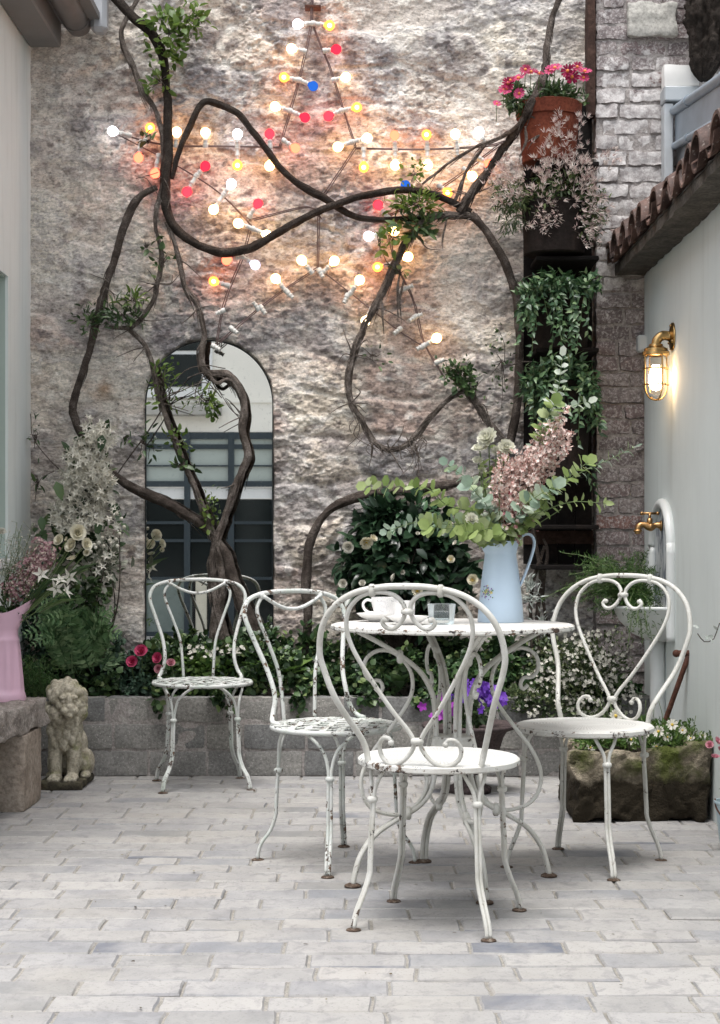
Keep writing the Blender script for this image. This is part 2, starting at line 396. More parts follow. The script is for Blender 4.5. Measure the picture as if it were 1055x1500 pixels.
# ---- old rubble wall, displaced
def rubble_wall():
    x = np.arange(-1.62, 1.30, .0042); z = np.arange(.02, 3.9, .0042)
    X, Z = np.meshgrid(x, z, indexing='ij'); X0, Z0 = X.copy(), Z.copy()
    wx = X+fbm(X*5, Z*5, 0, 4, 1)*.07; wz = Z+fbm(X*4, Z*4, 3, 4, 2)*.06
    cw, ch = .34, .185
    row = np.floor(wz/ch); 
    F1 = np.full(X.shape, 9.0); F2 = F1.copy(); ID = np.zeros(X.shape)
    for dr in (-1, 0, 1):
        r = row+dr; off = _h(r, r*0, r*0, 91)
        col = np.floor(wx/cw+off)
        for dc in (-1, 0, 1):
            cc = col+dc; jx = _h(cc, r, r*0, 5); jz = _h(cc, r, r*0, 6)
            dx = (wx-(cc-off+.2+.6*jx)*cw)/cw; dz = (wz-(r+.25+.5*jz)*ch)/ch
            d = np.sqrt(dx*dx+dz*dz); idv = _h(cc, r, r*0, 7)
            n = d < F1; F2 = np.where(n, F1, np.minimum(F2, d)); ID = np.where(n, idv, ID); F1 = np.where(n, d, F1)
    edge = sstep(.02, .22, F2-F1)
    smear = sstep(-.12, .25, fbm(X*2.1, Z*2.1, 7, 4, 21))           # lime render left on
    plast = np.maximum(sstep(.05, .3, fbm(X*1.9+3, Z*1.7, 1, 5, 33)+.02), 0)
    # smoother render left of the mirror and a scatter of patches
    plast = np.maximum(plast, sstep(.16, -.1, np.abs(X+1.22)+fbm(X*3, Z*3, 2, 3, 8)*.25-.12)*sstep(2.05, 1.75, Z+fbm(X*4, Z*4, 5, 3, 9)*.2)*.9)
    big = fbm(X*3.2, Z*3.6, 0, 4, 40)
    rid = 1-np.abs(fbm(X*7, Z*26+2*fbm(X*6, Z*6, 0, 3, 44), 0, 5, 41, .6))*2.0
    lump = fbm(X*16, Z*24, 0, 5, 42, .58); fine = fbm(X*60, Z*75, 0, 3, 43, .6)
    pit = sstep(.30, .52, fbm(X*26, Z*34, 5, 3, 47))
    rough = 1-.85*plast
    zone = .35+.65*sstep(-.22, .22, fbm(X*2.7, Z*3.3, 21, 4, 48))
    fl = fbm(X*5+.12*fine, Z*8+.12*lump, 31, 6, 51, .58)*7; fq = np.floor(fl); terr = fq+sstep(.80, 1.0, fl-fq)        # render that has come off in layers
    fl2 = fbm(X*15, Z*21, 37, 5, 52, .6)*4; fq2 = np.floor(fl2); terr2 = fq2+sstep(.72, 1.0, fl2-fq2)
    h = .040+.012*edge*(1-.8*smear)*(1-.8*plast)+.011*big+.0034*np.clip(terr, -3, 3)+.0020*terr2*(1-.6*plast)+rough*zone*(.0034*(rid-.4)++.0030*lump+.0056*fine-.010*pit)+.0022*fbm(X*45, Z*45, 2, 3, 49)+.004*plast
    # colours of stone, lime and stain
    pal = np.array([(.29, .265, .25), (.45, .40, .35), (.25, .24, .245), (.50, .46, .40), (.37, .30, .27), (.35, .335, .335)])
    k = ID*len(pal); Cc = pal[np.clip(k.astype(int), 0, len(pal)-1)]
    lime = np.array((.50, .470, .440))
    t = np.clip(.38*smear+.62*(1-edge), 0, 1)[..., None]; Cc = Cc*(1-t)+lime*t
    pt = plast[..., None]*.85; Cc = Cc*(1-pt)+np.array((.50, .475, .44))*pt
    st = sstep(.05, .5, fbm(X*5.5, Z*9, 11, 5, 60))[..., None]*.65; Cc = Cc*(1-st)+np.array((.215, .20, .205))*st
    st = sstep(.12, .5, fbm(X*3.0, Z*3.0, 17, 4, 64))[..., None]*.4; Cc = Cc*(1-st)+np.array((.40, .36, .335))*st
    sp = (sstep(.10, .42, fbm(X*30, Z*44, 3, 4, 66))*rough)[..., None]*.75; Cc = Cc*(1-sp)+np.array((.12, .105, .105))*sp
    sp = (sstep(.16, .46, fbm(X*22, Z*34, 13, 4, 67)))[..., None]*.7; Cc = Cc*(1-sp)+np.array((.52, .50, .475))*sp
    tid = _h(fq, fq*0, fq*0, 81); tint = np.array([(1, 1, 1), (1.10, 1.08, 1.05), (.86, .85, .86), (1.0, .95, .92), (1.14, 1.13, 1.12)])[np.clip((tid*5).astype(int), 0, 4)]; Cc = Cc*tint
    t2 = (_h(fq2, fq2*0+3, fq2*0, 83)*.22+.89)[..., None]; Cc = Cc*t2
    # rusty stain of an old iron fixing
    q = np.exp(-(((X+1.18)/.07)**2+((Z-1.69)/.045)**2))*(.6+.6*fbm(X*20, Z*20, 0, 3, 70)); q = np.clip(q, 0, 1)[..., None]*.8
    Cc = Cc*(1-q)+np.array((.27, .16, .085))*q
    # niche for the arched mirror
    a = .288; cxm = (306.5-527.5)*7.42/F; zs = 1-(592-794)*7.42/F
    dd = np.where(Z > zs, np.hypot(X-cxm, Z-zs), np.abs(X-cxm))-a-.004-.006*fbm(X*14, Z*14, 0, 3, 77)
    inside = sstep(.006, -.006, dd)*(Z > .3); h = h*(1-inside)
    V = np.stack([X, YW-h, Z], -1).reshape(-1, 3); n0, n1 = X.shape
    i = np.arange(n0-1)[:, None]*n1+np.arange(n1-1)[None, :]
    Q = np.stack([i, i+n1, i+n1+1, i+1], -1).reshape(-1, 4)
    mb = MB(); mb.add(V, None, Q); na = mb.n
    mb.box((-1.62, YW+.002, -.02), (1.30, YW+.4, 3.99)); 
    col = np.vstack([np.clip(Cc.reshape(-1, 3)*np.array([1.34, 1.34, 1.32]), 0, 1), np.full((mb.n-na, 3), .4)]); return mb, col
mbw, colw = rubble_wall()
m, nt, b = newmat('old_stone', rough=.95, spec=.15); v = coords(nt, 'World'); vs = coords(nt, 'World', (1, 1, 1.8))
at = N(nt, 'Attribute'); at.attribute_name = 'stone_colour'
f = noise(nt, vs, 75, 6, .7); c = mix(nt, 1, at.outputs['Color'], ramp(nt, f, [(.3, .45), (.5, .95), (.7, 1.18)]), 'MULTIPLY')
c = mix(nt, ramp(nt, noise(nt, vs, 34, 5, .75), [(.56, 0), (.66, .55)]), c, (.10, .09, .09))
nt.links.new(c, b.inputs['Base Color']); bump(nt, b, f, .75, .006); m_wall = m
o = mbw.build('stone_wall', m_wall, attr={'stone_colour': colw})
tag(o, 'tall weathered rubble stone wall with flaking lime at the back of the yard', 'wall')

# ---- brick pier beside it
def brick_pier():
    mb = MB(); z = .0; r = 0; x0, x1, yf = 1.052, 1.78, 7.30; ch = .0705
    while z < 3.9:
        x = x0-(0 if r % 2 else RNG.uniform(.05, .1)); first = True
        while x < x1:
            L = RNG.choice([.215, .215, .105, .16])
            a, bb = max(x, x0), min(x+L-.009, x1)
            if bb-a > .02:
                dy = RNG.normal(0, .004); hh = ch-.009
                rough_box(mb, (a, yf+dy, z), (bb, yf+.09, z+hh), .016, .012, 30, r*7+int(x*50), 0, .006, skip=((1, 1),))
            x += L
        z += ch; r += 1
    rough_box(mb, (x0+.004, yf+.010, .0), (x1, yf+.3, 3.9), .02, .007, 24, 5, 1, skip=((1, 1), (2, 0)))
    return mb
m, nt, b = newmat('old_brick', rough=.92, spec=.2); v = coords(nt, 'World')
c = ramp(nt, island(nt), [(0, (.19, .16, .16)), (.3, (.27, .235, .23)), (.55, (.24, .185, .18)), (.8, (.31, .27, .26)), (.95, (.24, .13, .11)), (1, (.30, .15, .11))], 'CONSTANT')
c = mix(nt, ramp(nt, noise(nt, v, 40, 5, .7), [(.4, .7), (.62, 0)]), c, (.11, .09, .09))
z = N(nt, 'SeparateXYZ'); nt.links.new(v, z.inputs[0])
zz = ramp(nt, N(nt, 'MapRange').outputs[0], [(0, 0), (1, 1)]); mr = nt.nodes[-2] if False else [n for n in nt.nodes if n.type == 'MAP_RANGE'][0]
nt.links.new(z.outputs['Z'], mr.inputs[0]); mr.inputs[1].default_value = 1.75; mr.inputs[2].default_value = 2.35
n1 = noise(nt, v, 9, 6, .68); ad = N(nt, 'Math', operation='MULTIPLY_ADD'); nt.links.new(zz, ad.inputs[0]); ad.inputs[1].default_value = .30; nt.links.new(n1, ad.inputs[2])
mr2 = N(nt, 'MapRange'); nt.links.new(z.outputs['Z'], mr2.inputs[0]); mr2.inputs[1].default_value = 2.95; mr2.inputs[2].default_value = 3.2; mr2.inputs[3].default_value = 0; mr2.inputs[4].default_value = -.22
ad2 = N(nt, 'Math', operation='ADD'); nt.links.new(ad.outputs[0], ad2.inputs[0]); nt.links.new(mr2.outputs[0], ad2.inputs[1])
white = ramp(nt, ad2.outputs[0], [(.66, 0), (.71, 1)])
lw = mix(nt, ramp(nt, noise(nt, v, 26, 5, .75), [(.44, 0), (.58, .9)]), (.66, .64, .625), (.33, .30, .295))
c = mix(nt, white, c, lw); c = mix(nt, ramp(nt, noise(nt, v, 85, 5, .75), [(.49, 0), (.60, .8)]), c, (.50, .47, .46))
nt.links.new(c, b.inputs['Base Color']); bump(nt, b, noise(nt, v, 70, 5, .65), .7, .005); m_brick = m
m_mortar = stonemat('old_mortar', [(.3, (.32, .29, .275)), (.7, (.48, .45, .43))], 24, 90, .8, .006)
o = brick_pier().build('brick_pier', [m_brick, m_mortar], smooth=True, auto=50)
tag(o, 'tall narrow brick pier with flaking white paint beside the hanging pots', 'pier')
po = o
mb = MB(); rough_box(mb, (1.19, 7.268, 3.25), (1.41, 7.31, 3.40), .012, .012, 18, 3, 0, .01)
mb.build('render_patch', stonemat('grey_render', [(.3, (.42, .41, .37)), (.7, (.55, .53, .49))], 14, 80, .5, .004), po)

# ---- rendered walls either side
m_rend = plain('painted_render', (.66, .705, .69), .8, var=.05, scale=2.5, spec=.3, bstr=.12)
m_rendl = plain('painted_render_pale', (.72, .765, .745), .8, var=.05, scale=2.5, spec=.3, bstr=.12)
for _m in (m_rend, m_rendl):      # faint runs and damp low on the render
    nt = _m.node_tree; b = nt.nodes['Principled BSDF']; lk = b.inputs['Base Color'].links[0].from_socket
    c = mix(nt, ramp(nt, noise(nt, coords(nt, 'World', (5, 5, .45)), 3.2, 5, .65), [(.52, 0), (.78, .30)]), lk, (.40, .43, .40))
    c = mix(nt, ramp(nt, noise(nt, coords(nt, 'World'), 11, 6, .7), [(.60, 0), (.72, .35)]), c, (.70, .72, .70))
    nt.links.new(c, b.inputs['Base Color'])
mb = MB(); mb.box((XR, 3.2, -.02), (XR+.22, 7.285, 2.30)); o = mb.build('rendered_wall', m_rend, smooth=False)
tag(o, 'smooth pale grey green wall under the clay tiled eave, carrying the brass lamp', 'wall')
mb = MB()   # left wall with a window opening (Y 5.6..6.94, z .90..2.12)
wy0, wy1, wz0, wz1 = 5.7, 6.935, .885, 2.125
mb.box((XL-.3, wy1, -.02), (XL, 7.44, 3.9)); mb.box((XL-.3, 4.6, -.02), (XL, wy0, 3.9))
mb.box((XL-.3, wy0, -.02), (XL, wy1, wz0)); mb.box((XL-.3, wy0, wz1), (XL, wy1, 3.9))
lw = mb.build('rendered_wall', m_rendl, smooth=False)
tag(lw, 'smooth pale wall with a recessed window behind the stone bench', 'wall')
wi = MB(); m_sage = plain('sage_paint', (.40, .47, .43), .55, var=.04, bstr=.05); m_white = plain('white_paint', (.76, .77, .76), .5, var=.04, bstr=.05)
wi.box((XL-.20, wy0, wz0+.002), (XL-.16, wy1, wz1)); wino = wi.build('window', m_sage, lw, smooth=False)
wi = MB(); wi.box((XL-.157, wy1-.004, wz0+.05), (XL-.012, wy1-.0005, wz1-.003)); wi.box((XL-.157, wy0, wz1-.005), (XL-.012, wy1-.005, wz1-.001)); wi.build('reveal', m_sage, wino, smooth=False)
wi = MB(); wi.box((XL-.155, wy0-.0, wz0+.004), (XL+.035, wy1-.004, wz0+.045), bev=.006); wi.build('sill', m_white, wino, smooth=False)
wi = MB(); wi.box((XL-.158, wy0+.3, wz0+.05), (XL-.13, wy0+.36, wz1)); wi.build('frame', m_sage, wino, smooth=False)

# ---- eave box and gutter, top left
m_soffit = plain('soffit_paint', (.17, .165, .16), .7, var=.08); m_zinc_dark = plain('dark_zinc', (.20, .185, .18), .45, .5, var=.15)
m_zinc = plain('zinc', (.36, .42, .48), .42, .55, var=.18, scale=6)
t = thing('eave_gutter', 'dark boxed eave with half round gutter at the top of the pale window wall', 'gutter', (XL, 7.0, 3.2))
mb = MB(); mb.box((XL+.003, 4.6, 3.225), (XL+.145, 7.37, 3.7), bev=.006); mb.box((XL+.003, 4.6, 3.33), (XL+.33, 7.37, 3.36)); mb.build('soffit', m_soffit, t, smooth=False)
mb = MB(); a = np.linspace(0, 2*math.pi, 24)
mb.tube(np.stack([np.full(60, -1.268), np.linspace(4.6, 7.385, 60), np.full(60, 3.335)], -1), .058, 20)
for yy in (7.30, 6.7, 6.1): mb.tube([(-1.268, yy-.012, 3.335), (-1.268, yy+.012, 3.335)], .063, 20)
mb.build('gutter', m_zinc_dark, t, auto=40)
mb = MB(); mb.box((-1.205, 7.30, 3.28), (-1.13, 7.385, 3.9), bev=.02); mb.build('downpipe', plain('grey_zinc', (.42, .43, .45), .5, .3), t, smooth=False)

# ---- clay tiled eave on the right wall
m, nt, b = newmat('old_clay_tile', rough=.7, spec=.4); v = coords(nt, 'World')
c = ramp(nt, noise(nt, v, 11, 6, .65), [(.28, (.022, .015, .013)), (.5, (.07, .04, .032)), (.66, (.14, .08, .062)), (.8, (.26, .19, .155))])
c = mix(nt, ramp(nt, noise(nt, v, 60, 4), [(.6, 0), (.72, .7)]), c, (.42, .37, .33)); nt.links.new(c, b.inputs['Base Color']); bump(nt, b, noise(nt, v, 80, 4), .7, .004); m_tile = m
t = thing('tiled_roof', 'brown clay barrel tiles along the eave of the lamp wall', 'roof', (1.3, 5.2, 2.3))
mb = MB(); mk = MB()
def half_tile(mb, y, x0, z0, x1, z1, r0, r1, up):
    a = np.linspace(0, math.pi, 11); V = []
    for rr in (1.0, .84):
        for s, r in ((0, r0), (1, r1)):
            x = x0+(x1-x0)*s; z = z0+(z1-z0)*s
            for q in a: V.append((x, y+math.cos(q)*r*rr, z+(math.sin(q)*r*rr*(1 if up else -1))))
    n = 11; f = []
    for k in range(n-1):
        f += [(k, k+1, n+k+1, n+k), (2*n+k, 3*n+k, 3*n+k+1, 2*n+k+1), (k, 2*n+k, 2*n+k+1, k+1)]
    f += [(0, n, 3*n, 2*n), (n-1, 3*n-1, 4*n-1, 2*n-1)]
    V = np.array(V); V += fbm(V[:, 0]*9, V[:, 1]*9, V[:, 2]*9, 3, 4)[:, None]*.006; mb.polys(V, f)
y = 3.3; k = 0
while y < 7.27:
    j = RNG.normal(0, .008, 4)
    for n in range(3):   # cover tiles, three courses up the slope
        half_tile(mb, y+j[0], 1.095+.17*n+j[1], 2.245+.125*n+j[2], 1.095+.17*n+.3, 2.245+.125*n+.20, .086-.003*n, .064, True)
        half_tile(mb, y+.11+j[3], 1.105+.17*n, 2.285+.125*n, 1.105+.17*n+.3, 2.285+.125*n+.20, .07, .075, False)
    y += .22
mb.build('tile', m_tile, t, auto=50)
mb = MB(); rough_box(mb, (1.135, 3.2, 2.185), (1.262, 7.28, 2.235), .03, .010, 9, 2, 0); mb.build('eave_mortar', stonemat('dark_mortar', [(.3, (.05, .045, .04)), (.7, (.16, .14, .12))], 14, 70), t)
mb = MB(); mb.polys([(1.13, 3.2, 2.225), (1.13, 7.27, 2.225), (1.70, 3.2, 2.60), (1.70, 7.27, 2.60)], [(0, 1, 3, 2)]); mb.polys([(1.14, 7.272, 2.22), (1.70, 7.272, 2.22), (1.70, 7.272, 2.60)], [(0, 1, 2)]); mb.build('deck', m_soffit, t, smooth=False)

# ---- zinc clad parapet above the tiles
t = thing('zinc_parapet', 'blue grey zinc clad parapet rising above the clay tiles', 'parapet', (1.5, 6.4, 2.5))
mb = MB(); mb.box((1.405, 5.0, 2.40), (1.80, 7.27, 2.80)); mb.build('wall', plain('zinc_sheet', (.40, .42, .44), .5, .25, var=.12, scale=5), t, smooth=False)
mb = MB()
def zr(y): return 2.905-.13*(7.27-y)
mb.polys([(1.385, 5.0, zr(5.0)-.15), (1.385, 7.2, zr(7.2)-.15), (1.385, 7.2, zr(7.2)), (1.385, 5.0, zr(5.0)), (1.80, 5.0, zr(5.0)-.15), (1.80, 7.2, zr(7.2)-.15), (1.80, 7.2, zr(7.2)), (1.80, 5.0, zr(5.0))],
         [(0, 3, 2, 1), (4, 5, 6, 7), (3, 7, 6, 2), (0, 1, 5, 4), (1, 2, 6, 5), (0, 4, 7, 3)]); mb.build('cap', m_zinc, t, smooth=False)
mb = MB()
for dz, r in ((0.0, .022), (-.155, .016)):
    ys = np.linspace(5.0, 7.2, 30); mb.tube(np.stack([np.full(30, 1.383), ys, zr(ys)+dz], -1), r, 10)
    for yy in (6.9, 6.2, 5.6): mb.tube([(1.383, yy-.02, zr(yy-.02)+dz), (1.383, yy+.02, zr(yy+.02)+dz)], r+.004, 10)
mb.build('roll', m_zinc, t, auto=40)
mb = MB(); mb.box((1.338, 7.20, 2.32), (1.378, 7.278, 2.93), bev=.004); mb.build('jamb', plain('pale_zinc', (.52, .55, .57), .5, .2), t, smooth=False)
mb = MB(); mb.box((1.335, 7.18, 2.935), (1.49, 7.285, 3.0), bev=.005); mb.build('flashing', plain('grey_zinc_flat', (.42, .45, .47), .5, .3), t, smooth=False)
mb = MB(); rough_box(mb, (1.338, 7.20, 3.003), (1.495, 7.286, 3.10), .02, .006, 14, 8, 0, .006); mb.build('white_block', plain('white_render', (.80, .79, .76), .8, var=.06), t)

# ---- arched mirror in the wall
cxm = (306.5-527.5)*7.42/F; zs = 1-(592-794)*7.42/F; a = .288
t = thing('arched_mirror', 'tall arched mirror with dusty glass set in the stone wall', 'mirror', (cxm, 7.43, .33))
out = [(cxm-a, .32), (cxm+a, .32)]+[(cxm+a*math.cos(q), zs+a*math.sin(q)) for q in np.linspace(0, math.pi, 49)]
def slab(mb, pts, y0, y1):
    n = len(pts); V = [(x, y0, z) for x, z in pts]+[(x, y1, z) for x, z in pts]+[(cxm, y0, zs), (cxm, y1, zs)]
    f = []
    for i in range(n):
        j = (i+1) % n; f += [(i, j, n+j, n+i), (2*n, j, i), (2*n+1, n+i, n+j)]
    mb.polys(V, f)
mb = MB(); slab(mb, out, 7.426, 7.436)
m, nt, b = newmat('mirror_silver', (.88, .90, .89), .02, 1.0); v = coords(nt, 'World')
d = ramp(nt, noise(nt, v, 55, 5, .75), [(.58, 0), (.70, .35)]); dust = mix(nt, d, (.88, .90, .89), (.36, .38, .37)); nt.links.new(dust, b.inputs['Base Color'])
nt.links.new(ramp(nt, noise(nt, coords(nt, 'World', (6, 1, 1)), 14, 4, .6), [(.45, .004), (.8, .028)]), b.inputs['Roughness'])
mb.build('glass', m, t, smooth=False)
mb = MB(); k = len(out)
pp = [(cxm-a, 7.425, .32)]+[(x, 7.425, z) for x, z in reversed(out[2:])]+[(cxm+a, 7.425, .32)]
mb.tube(pp, .003, 6); mb.build('frame', plain('dark_edge', (.035, .04, .04), .5), t)

# ---- the house behind, seen in the mirror
YB = -2.5
t = thing('house', 'cream house with steel framed glazing that the arched mirror reflects', 'house', (0, YB, 0))
m_cream = plain('cream_render', (.86, .835, .76), .85, var=.05, scale=2)
mb = MB(); mb.box((-5, YB-.4, 2.165), (5, YB, 4.3)); mb.box((-5, YB-.4, 0), (-3.6, YB, 2.162)); mb.box((2.4, YB-.4, 0), (5, YB, 2.162)); mb.box((-5, YB, 2.475), (5, YB+.02, 2.50)); mb.build('wall', m_cream, t, smooth=False)
mb = MB(); mb.box((-2.75, YB+.003, 2.52), (-1.56, YB+.06, 3.5), bev=.01); w = mb.build('window', m_white, t, smooth=False)
mb = MB(); mb.box((-2.63, YB+.062, 2.64), (-1.67, YB+.07, 2.98)); mb.box((-2.63, YB+.062, 3.02), (-1.67, YB+.07, 3.40))
m_dark = plain('dark_glass', (.012, .016, .016), .08, var=.1, bstr=0, spec=.22); mb.build('pane', m_dark, w, smooth=False)
mb = MB(); mb.box((-2.85, YB+.021, 2.33), (-1.46, YB+.2, 2.43), bev=.01); mb.build('sill', plain('sill_stone', (.40, .39, .36), .8), w, smooth=False)
m_steel = plain('steel_paint', (.02, .035, .045), .35, var=.1); sg = MB(); zb = [0, .30, .90, 1.60, 2.06]; vb = np.arange(-3.69+.465, 2.41, .465)
for xx in vb: sg.box((xx-.032, YB-.06, 0), (xx+.032, YB+.02, 2.162))
for z0, z1 in ((0, .05), (.60, .63), (1.00, 1.03), (1.19, 1.22), (1.585, 1.645), (1.80, 1.815), (1.985, 2.035), (2.09, 2.16)): sg.box((-3.6, YB-.05, z0), (2.4, YB+.014, z1))
sgo = sg.build('steel_glazing', m_steel, t, smooth=False)
mb = MB(); mb.box((-3.6, YB-.03, 0), (2.4, YB-.02, 1.455)); mb.build('pane', m_dark, sgo, smooth=False)
mb = MB(); mb.box((-3.6, YB-.03, 1.645), (2.4, YB-.02, 2.1)); mb.build('pale_pane', plain('frosted_pane', (.42, .475, .44), .25, var=.05, bstr=0), sgo, smooth=False)
mb = MB(); mb.box((-3.6, YB-.03, 1.46), (2.4, YB-.02, 1.58)); mb.build('blind', m_white, sgo, smooth=False)
mb = MB(); mb.box((-2.3, YB-.01, 0), (-1.78, YB+.0, .60)); mb.build('panel', plain('grey_green_panel', (.17, .21, .19), .5), sgo, smooth=False)
mb = MB(); mb.box((-1.74, YB-.0, 0), (-1.62, YB+.03, .63), bev=.01); mb.build('post', plain('cream_post', (.66, .62, .5), .7), sgo, smooth=False)

# ---- raised bed: block wall and soil
YP = 6.985
m_block = stonemat('planter_block', [(.3, (.215, .212, .205)), (.55, (.285, .28, .27)), (.75, (.37, .36, .34))], 7, 90, .6, .004, speck=(.44, .43, .41))
nt = m_block.node_tree; b = nt.nodes['Principled BSDF']; lk = b.inputs['Base Color'].links[0].from_socket
c = mix(nt, 1, lk, ramp(nt, island(nt), [(0, (.72, .74, .76)), (.5, (.95, .95, .95)), (1, (1.15, 1.13, 1.08))]), 'MULTIPLY'); nt.links.new(c, b.inputs['Base Color'])
t = thing('planter_wall', 'low wall of grey stone blocks edging the planting bed', 'planter', (0, YP, 0))
mb = MB(); ch = .1145
for r in range(3):
    x = -1.485-RNG.uniform(0, .2)
    while x < XR:
        L = RNG.choice([.235, .25, .22, .27, .16]); x0, x1 = max(x, -1.485), min(x+L-.008, XR-.003)
        if x1-x0 > .03: rough_box(mb, (x0, YP+RNG.normal(0, .002), r*ch+.002), (x1, YP+.1, (r+1)*ch-.006), .02, .005, 18, r*31+int(x*70), 0, .008, skip=((1, 1),))
        x += L
mb.build('block', m_block, t, auto=50)
mb = MB(); mb.box((-1.486, YP+.006, 0), (XR-.002, YP+.098, 3*ch-.012)); mb.build('mortar', m_mortar, t, smooth=False)
m_soil = stonemat('soil', [(.3, (.02, .016, .012)), (.7, (.06, .045, .035))], 20, 90, 1, .01)
mb = MB(); rough_box(mb, (-1.486, YP+.085, .1), (XR-.002, 7.425, .315), .03, .03, 9, 3, 0); o = mb.build('soil', m_soil); tag(o, 'dark soil filling the raised planting bed', 'soil', kind='structure')

# ---- dark board with hanging pots (board here, pots later)
m_board = stonemat('dark_board', [(.3, (.006, .005, .005)), (.6, (.014, .011, .010)), (.8, (.03, .020, .016))], 9, 50, .6, .005)
t = thing('pot_rack', 'tall black timber rack with ledges holding the column of pots', 'rack', (.88, 7.35, .9))
mb = MB()
for i in range(4): x0 = .735+i*.077; rough_box(mb, (x0, 7.352+RNG.normal(0, .003), .90), (x0+.074, 7.372, 2.97), .05, .004, 9, i, 0)
mb.build('back_board', m_board, t, auto=40)
for z in (.90, 1.075, 1.845, 2.245, 2.655):
    mb = MB(); mb.box((.765, 7.12, z-.02), (1.04, 7.35, z), bev=.004); mb.build('ledge', m_board, t, smooth=False)
m_redt = stonemat('red_timber', [(.3, (.035, .02, .016)), (.7, (.09, .052, .04))], 12, 60)
mb = MB(); rough_box(mb, (1.013, 7.285, 2.9), (1.047, 7.37, 3.9), .02, .006, 10, 4, 0); mb.build('post', m_redt, t, auto=40)
mb = MB(); rough_box(mb, (.735, 7.34, .99), (1.045, 7.351, 1.05), .03, .004, 9, 6, 0); mb.build('batten', m_redt, t, auto=40)
# ================================================================== CHAIRS
m_foot = stonemat('rusted_foot', [(.3, (.04, .028, .022)), (.55, (.11, .075, .055)), (.75, (.34, .31, .27))], 90, 200, .4, .001)
m_paintA = chipmat('chipped_white_iron', (.58, .595, .58), .300, (.47, .52, .48))
m_paintB = chipmat('cream_iron', (.575, .575, .545), .338, (.46, .455, .415))
def rod(mb, pts, r=.0085, seg=9, step=.012, mi=0): p = spline(np.array(pts, float), step); mb.tube(p, r, seg, mi); return p
def collar(mb, c, r, h=.016, axis='z'):
    prof = [(r*.7, -h/2), (r, -h*.3), (r*1.05, 0), (r, h*.3), (r*.7, h/2)]
    M = np.eye(3)
    if axis == 'x': M = np.array([[0, 0, 1], [0, 1, 0], [-1, 0, 0]])
    elif axis == 'y': M = np.array([[1, 0, 0], [0, 0, 1], [0, -1, 0]])
    mb.lathe([(0, -h/2)]+prof+[(0, h/2)], c, 12, M=M)
def leg_mesh(a, r_top, r_foot, zt, strap=False):
    """double rod leg in the radial plane at angle a: straight, collar, then an S kick to a small foot disc"""
    mb = MB(); u = np.array([math.cos(a), math.sin(a), 0]); w = np.array([-math.sin(a), math.cos(a), 0])
    prof = [(r_top-.004, zt-.11), (r_top, zt-.17), (r_top+.004, zt-.25), (r_top+.006, .14), (r_top+.022, .095), (r_foot-.012, .055), (r_foot-.002, .025), (r_foot, .006)]
    for s in (-1, 1):
        if strap: top = [(r_top-.035, zt-.004, .075), (r_top-.02, zt-.02, .052), (r_top-.008, zt-.055, .02)]
        else: top = [(r_top-.02, zt-.004, .034), (r_top-.012, zt-.022, .026), (r_top-.006, zt-.06, .008)]
        pts = [u*rr+w*s*k+np.array([0, 0, z]) for rr, z, k in top]+[u*rr+w*s*.0050+np.array([0, 0, z]) for rr, z in prof]
        rod(mb, pts, .0054, 8)
    collar(mb, u*(r_top-.003)+np.array([0, 0, zt-(.135 if strap else .085)]), .0135, .016)
    mb.lathe([(0, .007), (.009, .007), (.019, .0035), (.0205, 0.0005), (0, 0.0005)], u*r_foot, 14, mi=1); return mb
SEAT = .435
def perforated(name, base):
    m = chipmat(name, base, .42, tuple(x*.9 for x in base)); nt = m.node_tree; b = nt.nodes['Principled BSDF']
    lk = b.inputs['Base Color'].links[0].from_socket
    s = N(nt, 'SeparateXYZ'); nt.links.new(N(nt, 'TexCoord').outputs['Object'], s.inputs[0])
    def M(op, a, b_=None, c=None):
        n = N(nt, 'Math', operation=op)
        for i, v in enumerate((a, b_, c)):
            if v is None: continue
            if isinstance(v, (int, float)): n.inputs[i].default_value = v
            else: nt.links.new(v, n.inputs[i])
        return n.outputs[0]
    x, y = s.outputs['X'], s.outputs['Y']; r = M('SQRT', M('ADD', M('MULTIPLY', x, x), M('MULTIPLY', y, y))); th = M('ARCTAN2', y, x)
    fr = M('PINGPONG', M('MULTIPLY', r, 1/.019), .5); ft = M('PINGPONG', M('MULTIPLY', th, 48/(2*math.pi)), .5)
    dot = M('ADD', M('POWER', M('SUBTRACT', fr, .25), 2), M('POWER', M('SUBTRACT', ft, .25), 2))
    hole = M('MULTIPLY', M('LESS_THAN', dot, .022), M('MULTIPLY', M('GREATER_THAN', r, .065), M('LESS_THAN', r, .165)))
    top = M('GREATER_THAN', s.outputs['Z'], SEAT-.003)
    hole = M('MULTIPLY', hole, top)
    nt.links.new(mix(nt, M('MULTIPLY', hole, .5), lk, (.16, .15, .14)), b.inputs['Base Color']); return m
m_seat = perforated('perforated_seat', (.62, .62, .60))
def back_pt(u, h, lean=.115, rb=-.193):
    return np.array([u, rb-lean*(h/.455), SEAT+h])
m_rim = chipmat('chipped_rim', (.60, .60, .575), .285, (.50, .49, .46))
